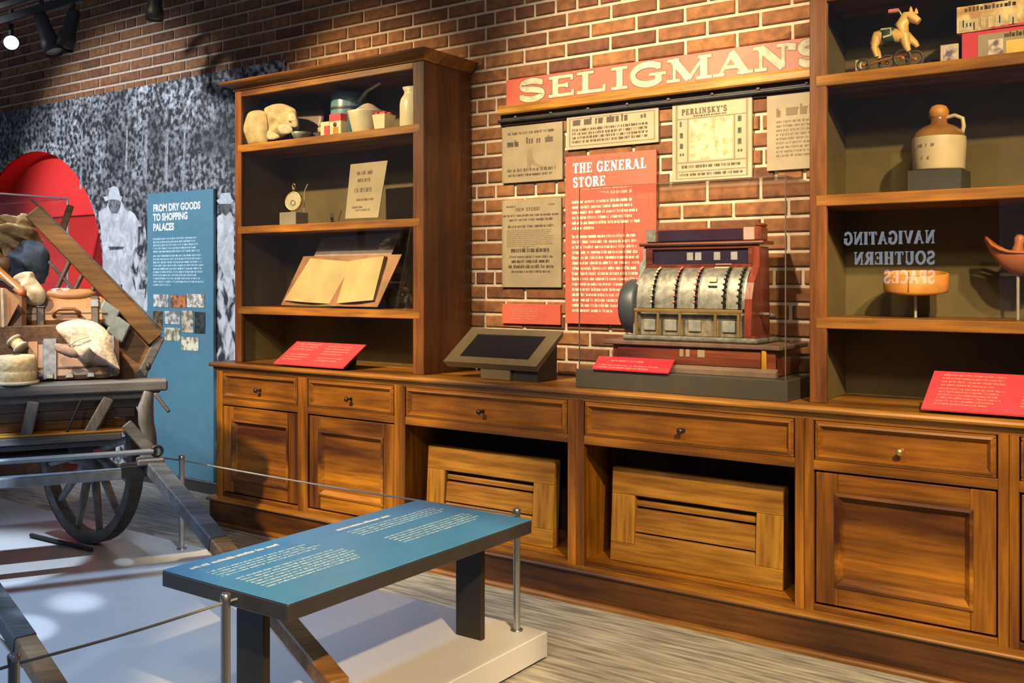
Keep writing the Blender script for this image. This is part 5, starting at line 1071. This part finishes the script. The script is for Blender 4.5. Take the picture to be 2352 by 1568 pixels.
m = MB(); c = Vector((-4.697, 2.492, 1.066)); m.obox((c.x,c.y,1.02), CA*.16, CB*.05, EZ*.083, .006); ONE('leather_tray', m, LEATB, 'brown leather tray holding the thread spools', 'tray')
# pink leather trunk with straps
def facebox(c, w, dpt, h, tilt, ch): pass
c0 = Vector((-4.316, 2.602, 0.992)); tr_ = T('leather_valise', 'pinkish leather valise with grey metal straps at the cart front', 'valise', (c0.x,c0.y,.991), rz=CR)
def tb_(mb, a0, a1, b0, b1, z0, z1, lean=.25, ch=.01):
    zc_ = (z0+z1)/2; return mb.obox(Vector((c0.x,c0.y,0))+CA*((a0+a1)/2)+CB*((b0+b1)/2-(zc_-.99)*lean)+EZ*zc_, CA*((a1-a0)/2), CB*((b1-b0)/2), EZ*((z1-z0)/2)-CB*((z1-z0)/2*lean), ch)
P('trunk_body', tb_(MB(), -.205,.185,-.16,-.02,.993,1.185,.3,.02), LEATP, tr_)
for a0, a1 in ((-.145,-.085),(.135,.165)): P('metal_strap', tb_(MB(), a0,a1,-.03,-.012,.995,1.19,.3,.004), STRAPG, tr_)
for a0 in (-.135,-.05,.04,.14): P('catch', tb_(MB(), a0,a0+.035,-.012,-.002,1.0,1.025,.3,.004), SILVER, tr_)
P('lid_seam', tb_(MB(), -.206,.186,-.025,-.0165,1.045,1.052,.3,0), LEATD, tr_); P('side_band', tb_(MB(), -.207,-.165,-.03,-.0155,.994,1.187,.3,.003), LEATH, tr_)
# suitcase above it
c1 = Vector((-4.532, 2.67, 1.247)); sc = T('leather_suitcase', 'tan leather suitcase with handle and two dark straps on the cart', 'suitcase', (c1.x,c1.y,c1.z), rz=CR)
def sb_(mb, a0, a1, b0, b1, z0, z1, lean=.35, ch=.01):
    zc_ = (z0+z1)/2; return mb.obox(c1+CA*((a0+a1)/2)+CB*((b0+b1)/2-zc_*lean)+EZ*zc_, CA*((a1-a0)/2), CB*((b1-b0)/2), EZ*((z1-z0)/2)-CB*((z1-z0)/2*lean), ch)
P('case_body', sb_(MB(), -.195,.185,-.15,.0,-.005,.125,.4,.022), LEATH, sc)
m = MB(); lump(m, c1+CA*.03+CB*(-.12)+EZ*.135, CA*.125, CB*.07, EZ*.034, 5, .05); P('case_top', m, LEATH, sc)
for a0 in (-.125,.115): P('strap', sb_(MB(), a0,a0+.034,-.02,.012,-.008,.13,.4,.004), LEATD, sc); 
for a0 in (-.125,.115): P('buckle', sb_(MB(), a0-.002,a0+.036,.010,.018,.075,.115,.4,.004), STRAPG, sc)
hz = lambda a, b, z: c1+CA*a+CB*(b-z*.4)+EZ*z
P('handle', MB().tube([hz(-.05,.005,.035),hz(-.052,.03,.05),hz(-.03,.035,.068),hz(.04,.035,.068),hz(.062,.03,.05),hz(.06,.005,.035)], .009, 8), LEATB, sc); P('seam_band', sb_(MB(), -.196,.186,-.004,.0025,.045,.050,.4,0), LEATD, sc)
# cloth-wrapped parcel draped over the valise
pa = T('cloth_parcel', 'pale patterned cloth bundle tied with string over the valise', 'bundle', (-4.253, 2.623, 1.038))
VN = Vector((0.42,-.85,.25))
m = MB(); puff(m, [(-4.379, 2.533, 1.235), (-4.343, 2.559, 1.263), (-4.286, 2.599, 1.273), (-4.237, 2.634, 1.263), (-4.199, 2.661, 1.235), (-4.171, 2.681, 1.189), (-4.16, 2.689, 1.128), (-4.143, 2.7, 1.062), (-4.138, 2.704, 1.042), (-4.166, 2.684, 1.054), (-4.193, 2.666, 1.082), (-4.225, 2.642, 1.114), (-4.242, 2.631, 1.098), (-4.265, 2.614, 1.074), (-4.284, 2.6, 1.094), (-4.307, 2.584, 1.126), (-4.343, 2.559, 1.175)], VN, .05, .035, 9, .40, 4, 2.4); P('cloth_wrap', m, PARCEL, pa)
P('string', MB().tube([Vector(p)+VN.normalized()*h_ for p, h_ in zip([(-4.306, 2.585, 1.149), (-4.275, 2.607, 1.165), (-4.232, 2.638, 1.183)], (.035,.056,.052))], .003, 6), LINEN, pa)
c = Vector((-4.302, 2.539, 1.131)); m = MB(); lump(m, c, CA*.052-EZ*.022, CB*.03, EZ*.024, 4, .08); ONE('rolled_stocking', m, plain('mauve_knit',(.26,.18,.15),.9,var=.2,scale=40), 'mauve brown rolled stocking on the pink valise', 'stocking')
# denim bundle, pillow, sack, wood rod, satchel
m = MB(); puff(m, [(-4.759, 2.583, 1.639), (-4.719, 2.611, 1.647), (-4.679, 2.639, 1.63), (-4.658, 2.654, 1.588), (-4.662, 2.652, 1.535), (-4.667, 2.648, 1.482), (-4.684, 2.636, 1.435), (-4.719, 2.611, 1.45), (-4.762, 2.58, 1.461), (-4.811, 2.546, 1.469), (-4.797, 2.556, 1.535), (-4.783, 2.566, 1.599)], VN, .075, .07, 12, .55, 4, 2.6); ONE('denim_bundle', m, DENIM, 'folded dark blue denim bundle under the crumpled sack', 'bundle')
m = MB(); puff(m, [(-4.688, 2.51, 1.46), (-4.664, 2.527, 1.485), (-4.623, 2.556, 1.494), (-4.613, 2.563, 1.465), (-4.593, 2.578, 1.435), (-4.572, 2.592, 1.394), (-4.579, 2.587, 1.344), (-4.617, 2.561, 1.331), (-4.657, 2.532, 1.352), (-4.667, 2.525, 1.402)], VN, .05, .04, 14, .45, 4, 2.2); ONE('linen_pillow', m, LINEN, 'pale linen pillow below the denim bundle', 'pillow')
m = MB(); puff(m, [(-4.993, 2.465, 1.675), (-4.923, 2.515, 1.73), (-4.875, 2.55, 1.743), (-4.854, 2.564, 1.765), (-4.805, 2.599, 1.767), (-4.787, 2.612, 1.782), (-4.756, 2.634, 1.748), (-4.763, 2.629, 1.722), (-4.744, 2.642, 1.7), (-4.77, 2.624, 1.666), (-4.773, 2.621, 1.647), (-4.801, 2.602, 1.649), (-4.808, 2.597, 1.602), (-4.829, 2.582, 1.593), (-4.836, 2.577, 1.546), (-4.857, 2.562, 1.563), (-4.875, 2.55, 1.538), (-4.923, 2.515, 1.551), (-4.993, 2.465, 1.568)], VN, .12, .10, 21, .85, 5, 3.6); ONE('crumpled_sack', m, CRUMP, 'large crumpled tan cloth sack at the top of the cart load', 'sack')
c = Vector((-4.829, 2.509, 1.535)); m = MB(); lump(m, c, CA*.06, CB*.06, EZ*.035, 8, .05, 18, 10, .6); ONE('brown_bag', m, LEATB, 'small brown bag under the crumpled sack at photo edge', 'bag')
a_, b_ = Vector((-4.837, 2.429, 1.565)), Vector((-4.566, 2.474, 1.395)); um = T('walking_stick', 'orange varnished wooden walking stick end left of the pillow', 'walking stick', b_)
P('shaft', MB().tube([a_, a_.lerp(b_,.8), b_], [.022,.022,.018], 12), ORNG, um); P('end_knob', MB().ell(b_, .022,.022,.022,12,8), TERRA, um)
ONE('black_hook', MB().tube([Vector(p) for p in [(-4.626, 2.383, 1.46), (-4.596, 2.404, 1.45), (-4.576, 2.418, 1.43), (-4.56, 2.43, 1.416)]], .007, 8), BLACK, 'black curved strap end above the tan satchel', 'strap')
c = Vector((-4.586, 2.411, 1.309)); st = T('tan_satchel', 'tan satchel with pointed flap left of the suitcase', 'satchel', (c.x,c.y,c.z-.1), rz=CR)
m = MB(); m.obox(c-CB*.02, CA*.085, CB*.035, EZ*.10-CB*.02, .02); P('satchel_body', m, LEATB, st)
m = MB(); fp = [(-4.608, 2.334, 1.43), (-4.536, 2.385, 1.416), (-4.484, 2.422, 1.36), (-4.536, 2.385, 1.236), (-4.608, 2.334, 1.26)]; m.prism([(i,) for i in range(5)], lambda i: fp[i], lambda i: tuple(Vector(fp[i])-CB*.012)); P('flap', m, LEATH, st)
m = MB(); beam(m, (-4.531, 2.364, 1.416), (-4.526, 2.367, 1.237), .012, .006, CB); P('flap_strap', m, LINEN, st)
# grey blue enamel pieces tucked against the sloped side
for i, (u, v) in enumerate(((248,722),(272,752))):
    c = Vector([(-4.474, 2.858, 1.284), (-4.45, 2.9, 1.215)][i]); m = MB(); m.obox(c, CA*.038-EZ*.03, CB*.02, EZ*.045+CA*.02, .008); ONE('enamel_box', m, GRBLUE, ['grey blue enamel box nearest the suitcase against the sloped side','grey blue enamel box lower down the sloped side'][i], 'box', group='enamel boxes on the cart')
# props that carry the load
m = MB(); kbox(m, -.76,-.28,-.42,-.215,.936,1.243); 
ONE('packing_crate', m, CARTB, 'brown packing crate buried under the cart load', 'crate')

# ------------------------------------------------------------------ acrylic case in front of the niche
xr, yr = -7.122, 4.22; ztp = 2.071
gc = T('niche_display_case', 'tall clear display case in front of the red arched niche', 'display case', (xr-.55,3.8,0))
P('case_plinth', MB().box(xr-1.1,xr,3.42,yr,0,.9,.004), CARTB, gc)
P('front_pane', MB().box(xr-1.1,xr,3.42,3.426,.9,ztp), ACRYL, gc); P('side_pane', MB().box(xr-.006,xr,3.426,yr,.9,ztp), ACRYL, gc); P('back_pane', MB().box(xr-1.1,xr-.006,yr-.006,yr,.9,ztp), ACRYL, gc); P('top_pane', MB().box(xr-1.1,xr,3.42,yr,ztp,ztp+.006), ACRYL, gc)
P('edge', MB().box(xr-.012,xr+.004,3.41,yr+.004,ztp,ztp+.012), ACEDGE, gc); P('edge', MB().box(xr-.008,xr+.006,yr-.01,yr+.004,.9,ztp), ACEDGE, gc); P('edge', MB().box(xr-1.1,xr,yr-.008,yr+.004,ztp-.002,ztp+.008), plain('acrylic_edge_red',(.25,.05,.06),.3), gc)

# ================================================================== TRACK LIGHTS
tk = T('lighting_track', 'dark ceiling lighting track in the top left corner', 'track', (-5.826, 3.224, 3.114))
m = MB(); beam(m, (-6.071, 3.049, 2.978), (-5.58, 3.398, 3.156), .05, .05); P('rail', m, BLACK, tk); 
m = MB(); beam(m, (-6.173, 3.1, 3.089), (-5.825, 3.347, 3.222), .05, .04); P('conduit', m, plain('grey_conduit',(.05,.05,.055),.5), tk)
def track_lamp(label, top, bot, r, lit, back=None):
    top, bot = Vector(top), Vector(bot); ax = (bot-top).normalized(); L_ = (bot-top).length
    o = T('track_spotlight', label, 'spotlight', top, 'track spotlights above the mural')
    P('housing', MB().lathe([(0,0),(r*.55,0),(r*.7,L_*.1),(r*.78,L_*.55),(r,L_*.7),(r,L_),(r*.9,L_),(r*.86,L_*.9)], top, ax, 20), BLACK, o)
    P('lens', MB().lathe([(r*.86,L_*.93),(0,L_*.94)], top, ax, 20), LAMP if lit else plain('unlit_lens',(.25,.25,.26),.2), o)
    P('arm', MB().tube([top+ax*L_*.3, top+ax*L_*.1+EZ*.10, top+EZ*.20], .014, 8), BLACK, o)
    return o
l0 = Vector((-5.832, 3.097, 2.86)); dcam = (Vector((0,0,1.45))-l0).normalized()
track_lamp('lit track spotlight shining blue white in the top left corner', l0-dcam*.2, l0+dcam*.02, .046, True)
track_lamp('black track spotlight angled down beside the lit lamp', (-5.789, 3.249, 3.049), (-5.669, 3.273, 2.809), .058, False)
track_lamp('black track spotlight tilted left, right of the pair', (-5.618, 3.371, 3.075), (-5.622, 3.306, 2.835), .055, False)
track_lamp('single black spotlight hanging at the top edge above the mural', (-4.964, 3.467, 3.118), (-4.966, 3.466, 2.942), .05, False)

# ================================================================== panel across the room, seen mirrored in the glass
gp = T('gallery_title_panel', 'dark gallery title panel across the room with lettering given added glow, seen mirrored in glass', 'sign', (-2.6,-1.2,0))
P('panel', MB().box(-4.2,-1.5,-1.25,-1.2,0,2.6,.004), MIRB, gp)
L = MB()
for t, z, w in (('NAVIGATING', 1.776, .777), ('SOUTHERN', 1.596, .69), ('SPACES', 1.431, .425)):
    hh = .112; k_ = sum(GL[c][0] for c in t); m = serif(MB(), t, (-1.996,-1.1985,z), -EX, EZ, hh, (w/hh-.08*(len(t)-1))/k_, .24, .11, .08); L.add(m.v, m.f)
P('lettering', L, SIGNL, gp, 'pale blue letters with added glow')
